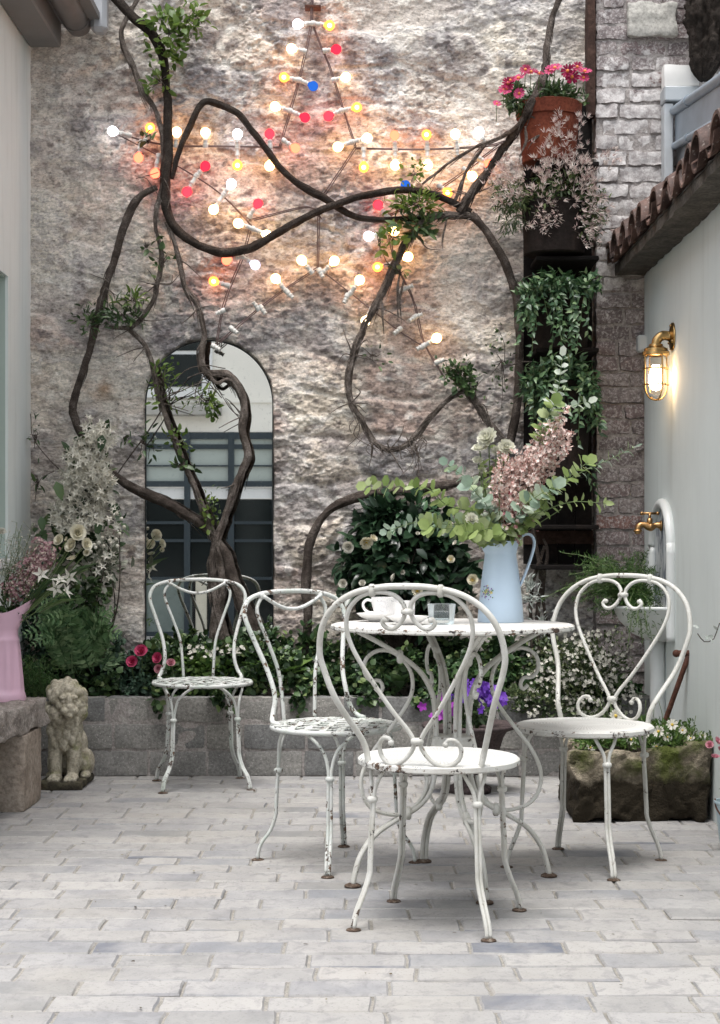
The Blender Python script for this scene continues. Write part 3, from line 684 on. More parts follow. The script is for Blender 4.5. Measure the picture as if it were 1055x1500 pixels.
def heart_chair(label):
    t = thing('garden_chair', label, 'chair', group='white iron cafe chairs')
    mb = MB(); R0 = .214
    mb.lathe([(0, SEAT+.003), (.12, SEAT+.002), (R0-.02, SEAT), (R0-.006, SEAT-.001)], seg=64); mb.lathe([(R0-.006, SEAT-.001), (R0, SEAT-.006), (R0, SEAT-.017), (R0-.006, SEAT-.021), (R0-.02, SEAT-.014), (.12, SEAT-.010), (0, SEAT-.010)], seg=64, mi=1)
    mb.build('seat', [m_seat, m_rim], t, world=False, auto=40)
    mb = MB(); half = [(.148, -.012), (.163, .05), (.205, .16), (.232, .24), (.24, .29), (.226, .355), (.19, .405), (.135, .438), (.065, .453)]
    def bp(u, h):   # feet of the hoop run round onto the seat edge
        p = back_pt(u, h); k = sstep(.16, -.01, h); p[1] = p[1]*(1-k)+(-math.sqrt(max(.001, .205**2-u*u)))*k; return p
    pts = [bp(u, h) for u, h in half]+[bp(0, .456)]+[bp(-u, h) for u, h in reversed(half)]
    rod(mb, pts, .0079, 10); mb.build('back_hoop', m_paintB, t, world=False)
    mb = MB(); side = [(-.058, .377), (-.068, .366), (-.06, .353), (-.042, .349), (-.022, .362), (-.0085, .385), (-.0095, .41), (-.03, .432), (-.066, .4405), (-.115, .432), (-.152, .398), (-.163, .35), (-.15, .295), (-.11, .22), (-.06, .14), (-.022, .088), (-.0088, .06), (-.016, .035), (-.042, .008), (-.073, -.001), (-.100, .014), (-.108, .042), (-.096, .064), (-.078, .066), (-.072, .054)]
    for s in (1, -1): rod(mb, [bp(s*u, h)+np.array([0, .001, 0]) for u, h in side], .0059, 9)
    for h in (.393, .062): collar(mb, bp(0, h), .0165, .016)
    for s in (-1, 1):
        c = bp(s*.088, .446); mb.box(c-np.array([.008, .011, .017]), c+np.array([.008, .011, .015]), bev=.005)
        mb.ball(bp(s*.072, .055), .0082); mb.ball(bp(s*.058, .372), .0074)
    mb.build('heart_scroll', m_paintB, t, world=False)
    for k in range(4): leg_mesh(R(45+90*k), .200, .252, SEAT-.016).build('leg', [m_paintB, m_foot], t, world=False)
    return t
c1 = heart_chair('heart backed white iron chair nearest the camera, its back turned to it')
c1.location = (.208, 4.33, 0); c1.rotation_euler = (0, 0, R(-18))
c2 = copy_tree(c1); c2['label'] = 'heart backed white iron chair standing between the table and the mossy trough'
c2.location = (.697, 5.085, 0); c2.rotation_euler = (0, 0, R(147))

def strap_chair(label):
    t = thing('garden_chair', label, 'chair', group='white iron cafe chairs')
    mb = MB(); R0 = .2; a = np.linspace(0, 2*math.pi, 65)[:-1]
    ring = np.stack([R0*np.cos(a), R0*np.sin(a), SEAT-.012+0*a], -1); mb.tube(ring, .0080, 8, closed=True)
    mb.build('seat_rim', m_paintA, t, world=False)
    mb = MB()
    for d in (R(38), R(-38)):
        u = np.array([math.cos(d), math.sin(d), 0]); w = np.array([-math.sin(d), math.cos(d), 0])
        for k in np.linspace(-.155, .155, 7):
            L = math.sqrt(R0**2-k*k); s = np.linspace(-L, L, 25); V = []
            ph = 1 if d > 0 else -1
            for q in s:
                zz = SEAT-.004+ph*.002*math.sin(q*math.pi/.052)+(.006*(1-(q*q+k*k)/R0**2))
                for ww, z2 in ((-.0105, 0), (.0105, 0), (.0105, -.0035), (-.0105, -.0035)): V.append(u*q+w*(k+ww)+np.array([0, 0, zz+z2]))
            i = np.arange(24)[:, None]*4; f = np.concatenate([np.stack([i[:, 0]+j, i[:, 0]+(j+1) % 4, i[:, 0]+4+(j+1) % 4, i[:, 0]+4+j], -1) for j in range(4)])
            mb.add(V, None, f)
    mb.build('seat', m_paintA, t, world=False, auto=40)
    mb = MB()
    def bp(u, h, y0=-.10): 
        k = sstep(0, .42, h); return np.array([u, y0-.145*k, SEAT-.004+h])
    half = [(.165, -.06, .0), (.172, -.10, .004), (.158, -.118, .03), (.145, -.125, .08), (.150, -.15, .15), (.176, -.18, .24), (.199, -.20, .31), (.200, -.21, .345), (.180, -.222, .378), (.13, -.232, .397), (.06, -.238, .405)]
    pts = [np.array([u, y, SEAT+h]) for u, y, h in half]+[np.array([0, -.24, SEAT+.406])]+[np.array([-u, y, SEAT+h]) for u, y, h in reversed(half)]
    rod(mb, pts, .0078, 10); mb.build('back_hoop', m_paintA, t, world=False)
    for s in (1, -1):
        mb = MB(); q = [(.062, -.186, -.004), (.066, -.19, .06), (.075, -.198, .15), (.105, -.21, .24), (.135, -.222, .32), (.138, -.228, .358), (.12, -.232, .385), (.115, -.232, .392)]
        rod(mb, [np.array([s*u, y, SEAT+h]) for u, y, h in q], .0062, 9)
        collar(mb, np.array([s*.118, -.233, SEAT+.394]), .0125, .018, 'x'); mb.build('back_rod', m_paintA, t, world=False)
    mb = MB(); rod(mb, [np.array([u, -.232+.012, SEAT+h]) for u, h in ((-.118, .392), (-.07, .366), (-.03, .352), (0, .349), (.03, .352), (.07, .366), (.118, .392))], .0062, 9)
    mb.build('swag_rail', m_paintA, t, world=False)
    for k in range(4): leg_mesh(R(45+90*k), .185, .247, SEAT-.016, True).build('leg', [m_paintA, m_foot], t, world=False)
    return t
s1 = strap_chair('small chipped white chair with open strap seat standing before the block planter')
s1.location = (-.646, 6.72, 0); s1.rotation_euler = (0, 0, R(191))
s2 = copy_tree(s1); s2['label'] = 'rust speckled white chair with woven strap seat standing just left of the table'
s2.location = (-.075, 5.125, 0); s2.rotation_euler = (0, 0, R(220))

# ================================================================== TABLE
TX, TY, TZ = .272, 4.825, .759
t = thing('bistro_table', 'round white painted iron table with scrolled legs', 'table', (TX, TY, 0))
mb = MB(); r = .358
mb.lathe([(0, TZ), (.2, TZ), (r-.008, TZ)], seg=96); mb.lathe([(r-.008, TZ), (r, TZ-.003), (r+.001, TZ-.011), (r-.003, TZ-.015), (r-.03, TZ-.013), (0, TZ-.012)], seg=96, mi=1)
m_top = chipmat('table_paint', (.62, .615, .595), .375, (.54, .53, .50)); mb.build('table_top', [m_top, m_rim], t, world=False, auto=35)
for k in range(4):
    a = R(14+90*k); u = np.array([math.cos(a), math.sin(a), 0]); w = np.array([-math.sin(a), math.cos(a), 0]); mb = MB()
    main = [(.29, .742), (.22, .705), (.15, .662), (.095, .615), (.062, .555), (.052, .49), (.050, .40), (.052, .34), (.068, .27), (.105, .225), (.17, .19), (.235, .148), (.278, .09), (.296, .035), (.302, .006)]
    for s in (-1, 1): rod(mb, [u*q+w*s*.0062+np.array([0, 0, z]) for q, z in main], .0068, 9)
    mb.lathe([(0, .010), (.014, .010), (.024, .005), (.025, .0005), (0, .0005)], u*.302, 14, mi=1)
    collar(mb, u*.16+np.array([0, 0, .665]), .0195, .019, 'x'); collar(mb, u*.135+np.array([0, 0, .207]), .0195, .019, 'x')
    lg = mb.build('leg', [m_paintB, m_foot], t, world=False)
    mb = MB(); sc = [(.235, .575), (.222, .562), (.212, .575), (.222, .596), (.25, .598), (.268, .625), (.262, .66), (.232, .682), (.195, .683), (.158, .662), (.128, .622), (.122, .57), (.142, .52), (.19, .455), (.245, .385), (.275, .32), (.272, .265), (.245, .225), (.20, .207), (.155, .205), (.115, .225), (.085, .265), (.075, .31)]
    rod(mb, [u*q+np.array([0, 0, z]) for q, z in sc], .0060, 9); mb.build('scroll', m_paintB, lg, world=False)
mb = MB(); mb.box((-.062, -.062, .345), (.062, .062, .43), bev=.008); mb.build('collar_box', m_paintB, t, world=False, smooth=False)

# ---- on the table
m_china = plain('white_china', (.80, .79, .78), .18, var=.03, bstr=0)
nt = m_china.node_tree; b = nt.nodes['Principled BSDF']; lk = b.inputs['Base Color'].links[0].from_socket
pat = ramp(nt, noise(nt, coords(nt, 'World', (1, 1, 1.0)), 62, 3, .55, 1.6), [(.49, 0), (.505, 1), (.52, 0)]); msk = ramp(nt, noise(nt, coords(nt, 'World'), 22, 2), [(.50, 0), (.56, .75)])
mmx = N(nt, 'Math', operation='MULTIPLY'); nt.links.new(pat, mmx.inputs[0]); nt.links.new(msk, mmx.inputs[1])
m_print = m_china.copy(); m_print.name = 'printed_china'; nt2 = m_print.node_tree
nt.links.new(lk, b.inputs['Base Color'])
b2 = nt2.nodes['Principled BSDF']; mm2 = [n for n in nt2.nodes if n.type == 'MATH'][0]; lk2 = b2.inputs['Base Color'].links[0].from_socket
nt2.links.new(mix(nt2, mm2.outputs[0], lk2, (.17, .17, .24)), b2.inputs['Base Color'])
def saucer(lbl, px, py, Y, r):
    p = P(px, py, Y); c = np.array([p[0], Y, TZ+.0005]); mb = MB()
    mb.lathe([(0, .003), (r*.42, .003), (r*.48, 0), (r*.52, .003), (r*.8, .012), (r, .0225), (r+.001, .0245), (r-.004, .0245), (r*.78, .0155), (r*.5, .0075), (0, .006)], c, 40)
    return tag(mb.build('saucer', m_china, loc=c, auto=50), lbl, 'saucer')
saucer('white china saucer under the tall printed teacup', 558, 905, 4.97, .073)
saucer('white china saucer nearer the table edge, under the small tumbler cup', 598, 912, 4.78, .060)
def cup_prof(rt, rb, h): return [(0, .004), (rb*.8, .004), (rb*.82, 0), (rb, 0), (rb*1.02, .006), (rb+(rt-rb)*.55, h*.35), (rt*.97, h*.75), (rt, h), (rt-.0025, h), (rt*.94, h*.75), (rb*.95+(rt-rb)*.5, h*.35), (rb*.9, .012), (0, .009)]
p = P(564, 905, 4.97); c = np.array([p[0], 4.97, TZ+.0075]); t = thing('teacup', 'white teacup with fine dark printed pattern on its saucer', 'cup', c)
mb = MB(); mb.lathe(cup_prof(.0425, .024, .066), c, 40); mb.build('cup', m_print, t, auto=50)
mb = MB(); rod(mb, [c+np.array([x, -.004, z]) for x, z in ((-.039, .055), (-.055, .058), (-.066, .046), (-.062, .03), (-.048, .02), (-.034, .02))], .0042, 8, .004); mb.build('handle', m_china, t)
p = P(592, 912, 4.78); c = np.array([p[0], 4.78, TZ+.0075]); mb = MB(); mb.lathe([(0, .003), (.025, .003), (.027, 0), (.029, .003), (.033, .06), (.0335, .062), (.031, .062), (.027, .008), (0, .006)], c, 36)
tag(mb.build('tumbler_cup', m_print, loc=c, auto=50), 'small straight sided patterned china cup beside the water glass', 'cup')
def thin(name, tint, blend=.18, rough=.03):
    m, nt, b = newmat(name, (.9, .92, .93), rough, spec=.8)
    a = N(nt, 'BsdfTransparent'); a.inputs[0].default_value = (*tint, 1); x = N(nt, 'MixShader'); l = N(nt, 'LayerWeight'); l.inputs['Blend'].default_value = blend
    nt.links.new(l.outputs['Fresnel'], x.inputs[0]); nt.links.new(a.outputs[0], x.inputs[1]); nt.links.new(b.outputs[0], x.inputs[2]); nt.links.new(x.outputs[0], nt.nodes['Material Output'].inputs['Surface']); return m
m_glass = thin('clear_glass', (.93, .95, .95), .32)
m_water = thin('water', (.88, .92, .94), .3, .0)
p = P(647, 912, 4.80); c = np.array([p[0], 4.80, TZ+.0008]); t = thing('water_glass', 'low clear glass tumbler half full of water', 'glass', c)
mb = MB(); mb.lathe([(0, 0), (.034, 0), (.0365, .003), (.0415, .058), (.0405, .059), (.0395, .058), (.0348, .012), (0, .011)], c, 40); mb.build('tumbler', m_glass, t, auto=50)
mb = MB(); mb.lathe([(0, .0115), (.0344, .0125), (.0373, .037), (0, .037)], c, 40); mb.build('water', m_water, t, auto=50)

# ---- blue enamel jug
JB = np.array([P(733.5, 912, 4.93)[0], 4.93, TZ+.0005])
m_blue = plain('blue_enamel', (.43, .54, .66), .28, var=.05, bstr=.03)
t = thing('enamel_jug', 'tall pale blue enamel jug with a violet posy painted on it, on the table', 'jug', JB)
mb = MB(); pr = [(0, .0), (.068, .0), (.0695, .003), (.066, .05), (.0585, .12), (.051, .178), (.0475, .203), (.0478, .206), (.051, .222), (.0555, .243), (.0565, .2435), (.054, .2435), (.0485, .22), (.0455, .205), (.046, .19), (.055, .11), (.064, .01), (0, .006)]
mb.lathe(pr, JB, 56); V = mb.v[-1]
# pulled spout on the left
q = V-JB; a = np.arctan2(q[:, 1], q[:, 0]); k = np.exp(-((np.abs(a)-math.pi)/.38)**2)*sstep(.200, .245, q[:, 2]); V[:, 0] -= k*.016; V[:, 2] += k*.010
bd = mb.build('body', m_blue, t, auto=50)
mb = MB(); hp = spline([JB+np.array(x) for x in ((.050, -.004, .232), (.056, -.004, .248), (.072, -.004, .262), (.088, -.004, .262), (.099, -.004, .247), (.098, -.004, .222), (.085, -.004, .178), (.066, -.004, .13), (.056, -.004, .108))], .006)
T = unit(np.gradient(hp, axis=0)); yv = np.array([0, 1.0, 0]); nv = np.cross(T, yv); V = []
for i in range(len(hp)):
    for s, d in ((-1, 1), (0, .4), (1, 1), (1, -.2), (0, -.8), (-1, -.2)): V.append(hp[i]+yv*s*.013+nv[i]*d*.0042)
i = np.arange(len(hp)-1)*6; mb.add(V, None, np.concatenate([np.stack([i+j, i+(j+1) % 6, i+6+(j+1) % 6, i+6+j], -1) for j in range(6)])); mb.build('handle', m_blue, t, auto=60)
mb = MB(); ang = R(222)
for n, cols, lo, hi in ((34, 0, .0, .013), (26, 1, .004, .019)):
    for i in range(n):
        da = RNG.normal(0, .17); dz = RNG.normal(0, .010); aa = ang+da; z = .092+dz-da*.02; rr = np.interp(z, [.05, .12], [.066, .0585])+.0006
        pos = JB+np.array([rr*math.cos(aa), rr*math.sin(aa), z]); nn = np.array([math.cos(aa), math.sin(aa), .1]); d = RNG.normal(size=3); d -= nn*np.dot(d, nn)
        leaves(mb, pos, d, nn, RNG.uniform(.004, .008), .0045, dict(DISC, c=DISC['c']*.1), cols if RNG.random() < .85 else 2)
mb.build('painted_posy', [plain('violet_paint', (.20, .12, .34), .5), plain('leaf_paint', (.10, .22, .12), .5), plain('yellow_paint', (.6, .5, .15), .5)], bd)

# ================================================================== WALL LAMP
LY = 6.62; lz = 1-(493-794)*LY/F; lx = P(961, 500, LY)[0]
m_brass = plain('aged_brass', (.50, .33, .14), .3, 1.0, var=.3, scale=30, bstr=.2)
t = thing('wall_lamp', 'brass bulkhead lamp with wire cage lit on the smooth wall', 'lamp', (XR, LY, lz))
Mx = np.array([[0, 0, -1], [0, 1, 0], [1, 0, 0]])
mb = MB(); mb.lathe([(0, .016), (.018, .016), (.030, .012), (.056, .006), (.058, .001), (.058, 0)], (XR-.001, LY, lz), 28, M=Mx)
for k in range(3): a = R(90+120*k); mb.ball((XR-.009, LY+.044*math.cos(a), lz+.044*math.sin(a)), .006)
mb.build('wall_plate', m_brass, t, auto=40)
mb = MB(); arm = spline([(XR-.005, LY, lz), (XR-.03, LY, lz+.004), (lx+.022, LY, lz+.002), (lx+.004, LY, lz-.016), (lx, LY, lz-.035)], .006); mb.tube(arm, np.interp(np.linspace(0, 1, len(arm)), [0, .15, 1], [.026, .0195, .0185]), 18); mb.build('arm', m_brass, t)
zc = lz-.035
mb = MB(); mb.lathe([(.018, .006), (.027, .004), (.029, -.004), (.038, -.009), (.047, -.014), (.048, -.024), (.054, -.027), (.055, -.040), (.05, -.044), (.03, -.044)], (lx, LY, zc), 32); mb.build('cap', m_brass, t, auto=40)
m_lampglass, nt, b = newmat('lamp_glass', (1, .97, .92), .08, spec=.6)
_t = N(nt, 'BsdfTransparent'); _t.inputs[0].default_value = (.96, .94, .90, 1); _mx = N(nt, 'MixShader'); _lw = N(nt, 'LayerWeight'); _lw.inputs['Blend'].default_value = .25
nt.links.new(_lw.outputs['Fresnel'], _mx.inputs[0]); nt.links.new(_t.outputs[0], _mx.inputs[1]); nt.links.new(b.outputs[0], _mx.inputs[2]); nt.links.new(_mx.outputs[0], nt.nodes['Material Output'].inputs['Surface'])
mb = MB(); mb.lathe([(.036, -.044), (.041, -.06), (.042, -.16), (.036, -.19), (.02, -.208), (0, -.213)], (lx, LY, zc), 28); gl = mb.build('glass', m_lampglass, t)
def emis(name, col, st, rim=None, core=None):
    m, nt, b = newmat(name, (.02, .02, .02), .15); nt.nodes.remove(b); e = N(nt, 'Emission'); e.inputs['Strength'].default_value = st
    if rim:
        lw = N(nt, 'LayerWeight'); lw.inputs['Blend'].default_value = .35
        c = ramp(nt, lw.outputs['Facing'], [(0, core or col), (.02, core or col), (.10, col), (.40, col), (.75, rim)]); nt.links.new(c, e.inputs['Color'])
    else: e.inputs['Color'].default_value = (*col, 1)
    nt.links.new(e.outputs[0], nt.nodes['Material Output'].inputs['Surface']); return m
mb = MB(); mb.lathe([(0, -.185), (.018, -.178), (.029, -.155), (.029, -.125), (.02, -.095), (.014, -.08), (0, -.078)], (lx, LY, zc), 20); mb.build('bulb', emis('lamp_bulb', (1, .68, .38), 17.0), gl)
mb = MB(); rc = .050
for k in range(4):
    a = R(20+90*k); u = np.array([math.cos(a), math.sin(a), 0]); mb.tube(spline([np.array([lx, LY, zc+z])+u*r for r, z in ((rc, -.035), (rc, -.10), (rc, -.165), (rc*.86, -.195), (rc*.5, -.216), (0, -.222))], .008), .0034, 7)
for z in (-.095, -.160): a = np.linspace(0, 2*math.pi, 33)[:-1]; mb.tube(np.stack([lx+rc*np.cos(a), LY+rc*np.sin(a), zc+z+0*a], -1), .0034, 7, closed=True)
mb.build('cage', m_brass, t)
# ---- junction box on the pier corner
p = P(943, 503, 7.25); mb = MB(); mb.box((p[0]-.026, 7.235, p[2]-.037), (p[0]+.026, 7.292, p[2]+.037), bev=.006); mb.box((p[0]-.019, 7.231, p[2]-.030), (p[0]+.019, 7.2345, p[2]+.030), bev=.002)
tag(mb.build('junction_box', plain('grey_plastic', (.55, .58, .58), .45, var=.03), loc=p, smooth=False), 'small grey square junction box behind the brass lamp', 'box')

# ================================================================== WALL FOUNTAIN
fy = 6.80; m_enam = plain('white_enamel', (.70, .72, .71), .3, var=.06, bstr=.05)
nt = m_enam.node_tree; b = nt.nodes['Principled BSDF']; lk = b.inputs['Base Color'].links[0].from_socket
m_worn, ntw, bw = newmat('worn_enamel', (.6, .63, .65), .4); v = coords(ntw, 'World', (1, 2, .55))
cw = mix(ntw, ramp(ntw, noise(ntw, v, 13, 5, .7), [(.47, 0), (.56, 1)]), (.60, .63, .64), (.10, .13, .19)); ntw.links.new(cw, bw.inputs['Base Color'])
t = thing('wall_fountain', 'white enamel wall fountain with arched back and half round basin', 'fountain', (XR, fy, .6))
hw, z0, zs_ = .205, .60, .955
def arch(hw, r, n=24): return [(fy-hw, z0), (fy+hw, z0)]+[(fy+hw*math.cos(a), zs_+r*math.sin(a)) for a in np.linspace(0, math.pi, n)]
mb = MB(); ar = arch(hw, hw); n = len(ar)
V = [(XR-.001, y, z) for y, z in ar]+[(XR-.010, y, z) for y, z in ar]+[(XR-.010, fy, zs_)]
f = []
for i in range(n): j = (i+1) % n; f += [(i, j, n+j, n+i), (2*n, n+i, n+j)]
mb.polys(V, f); bk = mb.build('back_panel', m_worn, t, smooth=False)
mb = MB(); mb.tube(spline([(XR-.012, y, z) for y, z in [(fy-hw, z0)]+list(reversed(ar[2:]))[::1]+[(fy+hw, z0)]], .02), .021, 12); mb.build('rim', m_enam, bk)
mb = MB(); mb.lathe([(0, -.145), (.06, -.14), (.13, -.11), (.185, -.055), (.205, -.012), (.216, -.004), (.218, .004), (.21, .008), (.198, .002), (.178, -.05), (.12, -.10), (0, -.125)], (XR-.004, fy, .73), 28, a0=math.pi/2, a1=1.5*math.pi); mb.build('basin', m_enam, t)
mb = MB(); mb.tube([(XR-.012, fy, .1), (XR-.03, fy, .35), (XR-.03, fy, .62)], .032, 14); mb.build('pipe', m_enam, t)
tz = 1-(770-794)*fy/F; m_tapb = plain('tap_brass', (.45, .27, .12), .38, 1.0, var=.35, scale=40, bstr=.3)
mb = MB(); tp = spline([(XR-.012, fy, tz), (XR-.035, fy, tz+.002), (XR-.06, fy, tz-.006), (XR-.085, fy, tz+.004), (XR-.105, fy, tz), (XR-.112, fy, tz-.018), (XR-.112, fy, tz-.035)], .005)
mb.tube(tp, np.interp(np.linspace(0, 1, len(tp)), [0, .2, .35, .6, .8, 1], [.017, .011, .018, .012, .013, .012]), 14); collar(mb, (XR-.112, fy, tz-.022), .0175, .012); collar(mb, (XR-.016, fy, tz), .022, .01, 'x')
mb.tube([(XR-.062, fy, tz), (XR-.062, fy, tz+.030)], .012, 12); mb.tube([(XR-.062, fy, tz+.028), (XR-.062, fy, tz+.050)], .006, 10); tpo = mb.build('tap', m_tapb, t)
mb = MB(); mb.tube([(XR-.095, fy, tz+.051), (XR-.029, fy, tz+.051)], .0055, 10); mb.ball((XR-.095, fy, tz+.051), .008); mb.ball((XR-.029, fy, tz+.051), .008); mb.build('handle', m_tapb, tpo)

# ================================================================== STONE TROUGH, TOOL, PAIL
m_trough = stonemat('trough_stone', [(.26, (.06, .05, .035)), (.45, (.20, .17, .125)), (.58, (.36, .31, .235)), (.75, (.48, .43, .34))], 9, 38, 1.0, .02, moss=((.07, .085, .02), .48, .62))
nt = m_trough.node_tree; b = nt.nodes['Principled BSDF']; lk = b.inputs['Base Color'].links[0].from_socket
s = N(nt, 'SeparateXYZ'); nt.links.new(coords(nt, 'World'), s.inputs[0]); mr = N(nt, 'MapRange'); nt.links.new(s.outputs['Z'], mr.inputs[0]); mr.inputs[1].default_value = .12; mr.inputs[2].default_value = .25
adn = N(nt, 'Math', operation='ADD'); nt.links.new(mr.outputs[0], adn.inputs[0]); nt.links.new(noise(nt, coords(nt, 'World'), 8, 5, .65), adn.inputs[1])
c = mix(nt, ramp(nt, adn.outputs[0], [(.62, 1), (.95, 0)]), lk, (.028, .022, .014)); nt.links.new(c, b.inputs['Base Color'])   # stone colour darkens towards the bottom, with a ragged edge
t = thing('stone_trough', 'squat mossy stone trough planted with daisies against the lamp wall', 'trough', (1.0, 6.0, 0))
mb = MB(); x0, x1, y0, y1, zt = .765, 1.245, 5.84, 6.36, .268; wl = .05
rough_box(mb, (x0, y0, 0), (x1, y1, zt), .010, .045, 8, 3, 0, .02, skip=((2, 1),))
for a, b_ in (((x0-.0, y0, zt-.06), (x1, y0+wl, zt)), ((x0, y1-wl, zt-.06), (x1, y1, zt)), ((x0, y0, zt-.06), (x0+wl, y1, zt)), ((x1-wl, y0, zt-.06), (x1, y1, zt))): rough_box(mb, a, b_, .010, .045, 8, 3, 0, .015)
mb.build('basin', m_trough, t)
mb = MB(); rough_box(mb, (x0+.03, y0+.03, .1), (x1-.03, y1-.03, zt-.02), .03, .03, 9, 3, 0); mb.build('soil', m_soil, t)
m_rust = stonemat('rusty_iron', [(.3, (.07, .03, .02)), (.6, (.15, .065, .045)), (.8, (.22, .11, .08))], 30, 140, .5, .002, rough=.7)
a = P(1010, 957, 6.30); bt = P(952, 1120, 6.42); t = thing('valve_key', 'rusty iron rod with a T handle leaning against the pale wall', 'tool', bt)
mb = MB(); mb.tube(np.linspace(a, bt, 8), .0105, 8); mb.build('rod', m_rust, t)
mb = MB(); d = np.array([.86, -.5, 0.05]); mb.tube([a-d*.052, a+d*.045], .0125, 8); mb.ball(a-d*.052, .015); mb.ball(a+d*.045, .016); mb.build('handle', m_rust, t)
c = np.array([1.212, 5.30, 0]); mb = MB(); mb.lathe([(0, .0), (.042, 0), (.045, .003), (.062, .155), (.066, .157), (.066, .163), (.061, .163), (.043, .01), (0, .008)], c, 32)
t = thing('pail', 'pale blue metal pail holding pink flowers beside the trough', 'pail', c); mb.build('body', plain('pail_blue', (.45, .58, .64), .4), t, auto=40)
mb = MB(); rod(mb, [c+np.array([.062*math.cos(q), .062*math.sin(q), .15-.05*math.sin((q-math.pi))]) for q in np.linspace(math.pi*.9, 2.1*math.pi, 9)], .003, 6); mb.build('handle', m_rust, t)

# ================================================================== BENCH AND LION
m_bench = stonemat('bench_stone', [(.28, (.22, .19, .17)), (.5, (.36, .32, .29)), (.7, (.48, .44, .40))], 14, 70, 1.0, .010, speck=(.50, .46, .42))
m_bleg = stonemat('bench_leg_stone', [(.28, (.26, .205, .165)), (.5, (.38, .32, .265)), (.75, (.48, .42, .36))], 8, 60, .7, .006)
t = thing('stone_bench', 'thick weathered stone slab bench on a squared stone block leg', 'bench', (-1.36, 6.0, 0))
mb = MB(); rough_box(mb, (-1.46, 4.5, .285), (-1.222, 6.42, .392), .011, .020, 14, 5, 0, .012, ang=R(-3.6), piv=(-1.35, 6.42, 0)); mb.build('seat', m_bench, t)
for y in (4.55, 6.06):
    mb = MB(); rough_box(mb, (-1.46 if y > 5 else -1.57, y, .0), (-1.24 if y > 5 else -1.36, y+.33, .283), .018, .008, 10, 6, 0, .008); mb.build('leg', m_bleg, t, auto=50)

LC = np.array([-1.205, 6.70, .0])
m_lion = stonemat('lion_stone', [(.28, (.27, .24, .18)), (.48, (.50, .46, .36)), (.7, (.64, .59, .48))], 20, 85, .8, .005, moss=((.20, .21, .08), .58, .72))
t = thing('lion_statue', 'weathered stone lion with curly mane beside the bench leg', 'statue', LC)
def lion():
    mb = MB()
    def b_(x, y, z, r, M=None): mb.ball((x, y, z), r, 16, 10, M=M)
    def tb(pts, r): p = spline(pts, .012); mb.tube(p, np.interp(np.linspace(0, 1, len(p)), np.linspace(0, 1, len(r)), r), 14)
    b_(0, .05, .24, (.070, .075, .085)); b_(0, .15, .16, (.072, .09, .09)); b_(0, .02, .20, (.055, .05, .07)); b_(0, .10, .10, (.07, .09, .07))
    for s in (-1, 1):
        tb([(s*.036, -.005, .23), (s*.040, -.015, .15), (s*.038, -.02, .09), (s*.036, -.025, .045)], [.038, .034, .028, .026])
        b_(s*.036, -.045, .044, (.030, .044, .020))
        for k in (-1, 0, 1): b_(s*.036+k*.018, -.082, .040, (.0115, .018, .014))
        b_(s*.07, .13, .085, (.035, .07, .06)); b_(s*.075, .07, .04, (.024, .05, .016))
    # head turned a little to the right
    a = R(22); ca, sa = math.cos(a), math.sin(a); Mh = np.array([[ca, -sa, 0], [sa, ca, 0], [0, 0, 1]])
    H = np.array([.012, -.035, .358])
    def h_(x, y, z, r): p = H+Mh @ np.array([x, y, z]); mb.ball(p, r, 16, 10, M=Mh)
    h_(0, 0, 0, (.052, .052, .062)); h_(0, -.045, -.018, (.032, .036, .028)); h_(0, -.066, -.006, (.020, .018, .014)); h_(0, -.055, -.042, (.022, .026, .014))
    h_(0, -.048, .018, (.014, .028, .030))
    for s in (-1, 1):
        h_(s*.025, -.044, .030, (.017, .014, .010)); h_(s*.022, -.064, -.024, (.019, .020, .017)); h_(s*.026, -.046, .014, (.0085, .008, .007)); h_(s*.052, -.010, .045, (.017, .012, .020)); h_(s*.038, -.03, -.004, (.018, .02, .022))
    for k in range(17):                     # mane, a ring of curling locks
        q = R(-65+k*310/16); rr = .070+.006*math.sin(k*2.3)
        for j, (dr, dy, sz) in enumerate(((0, .0, .020), (.016, .022, .021), (.02, .055, .022))):
            h_((rr+dr*.8)*math.sin(q+.14*j)*.95, dy-.014, (rr+dr)*math.cos(q+.14*j)*.98-.004, (sz, sz*1.1, sz*1.25))
    for k, (x, z) in enumerate(((-.05, .285), (-.018, .27), (.02, .272), (.052, .29), (-.058, .245), (-.026, .228), (.012, .23), (.046, .245), (-.04, .198), (0, .188), (.038, .205))):
        b_(x, -.03-.012*math.cos(x*20), z, (.020, .022, .030)); b_(x+.006, -.044, z-.02, (.010, .012, .014))
    V = np.concatenate(mb.v); V = V*np.array([.93, 1, .955]); mb.v = [V]; return mb
mb = lion(); mb.v[0] = mb.v[0]+LC; o = mb.build('figure', m_lion, t)
rm = o.modifiers.new('remesh', 'REMESH'); rm.mode = 'VOXEL'; rm.voxel_size = .0034; rm.use_smooth_shade = True
sm = o.modifiers.new('smooth', 'SMOOTH'); sm.iterations = 1; sm.factor = .5
tx = bpy.data.textures.new('pitting', 'CLOUDS'); tx.noise_scale = .012
dm = o.modifiers.new('wear', 'DISPLACE'); dm.texture = tx; dm.strength = .003; dm.mid_level = .5
mb = MB(); rough_box(mb, LC+np.array([-.095, -.115, 0]), LC+np.array([.09, .20, .034]), .012, .010, 16, 4, 0, .012); mb.build('plinth', stonemat('plinth_stone', [(.35, (.035, .03, .025)), (.6, (.10, .09, .06)), (.8, (.25, .24, .14))], 14, 80), t)

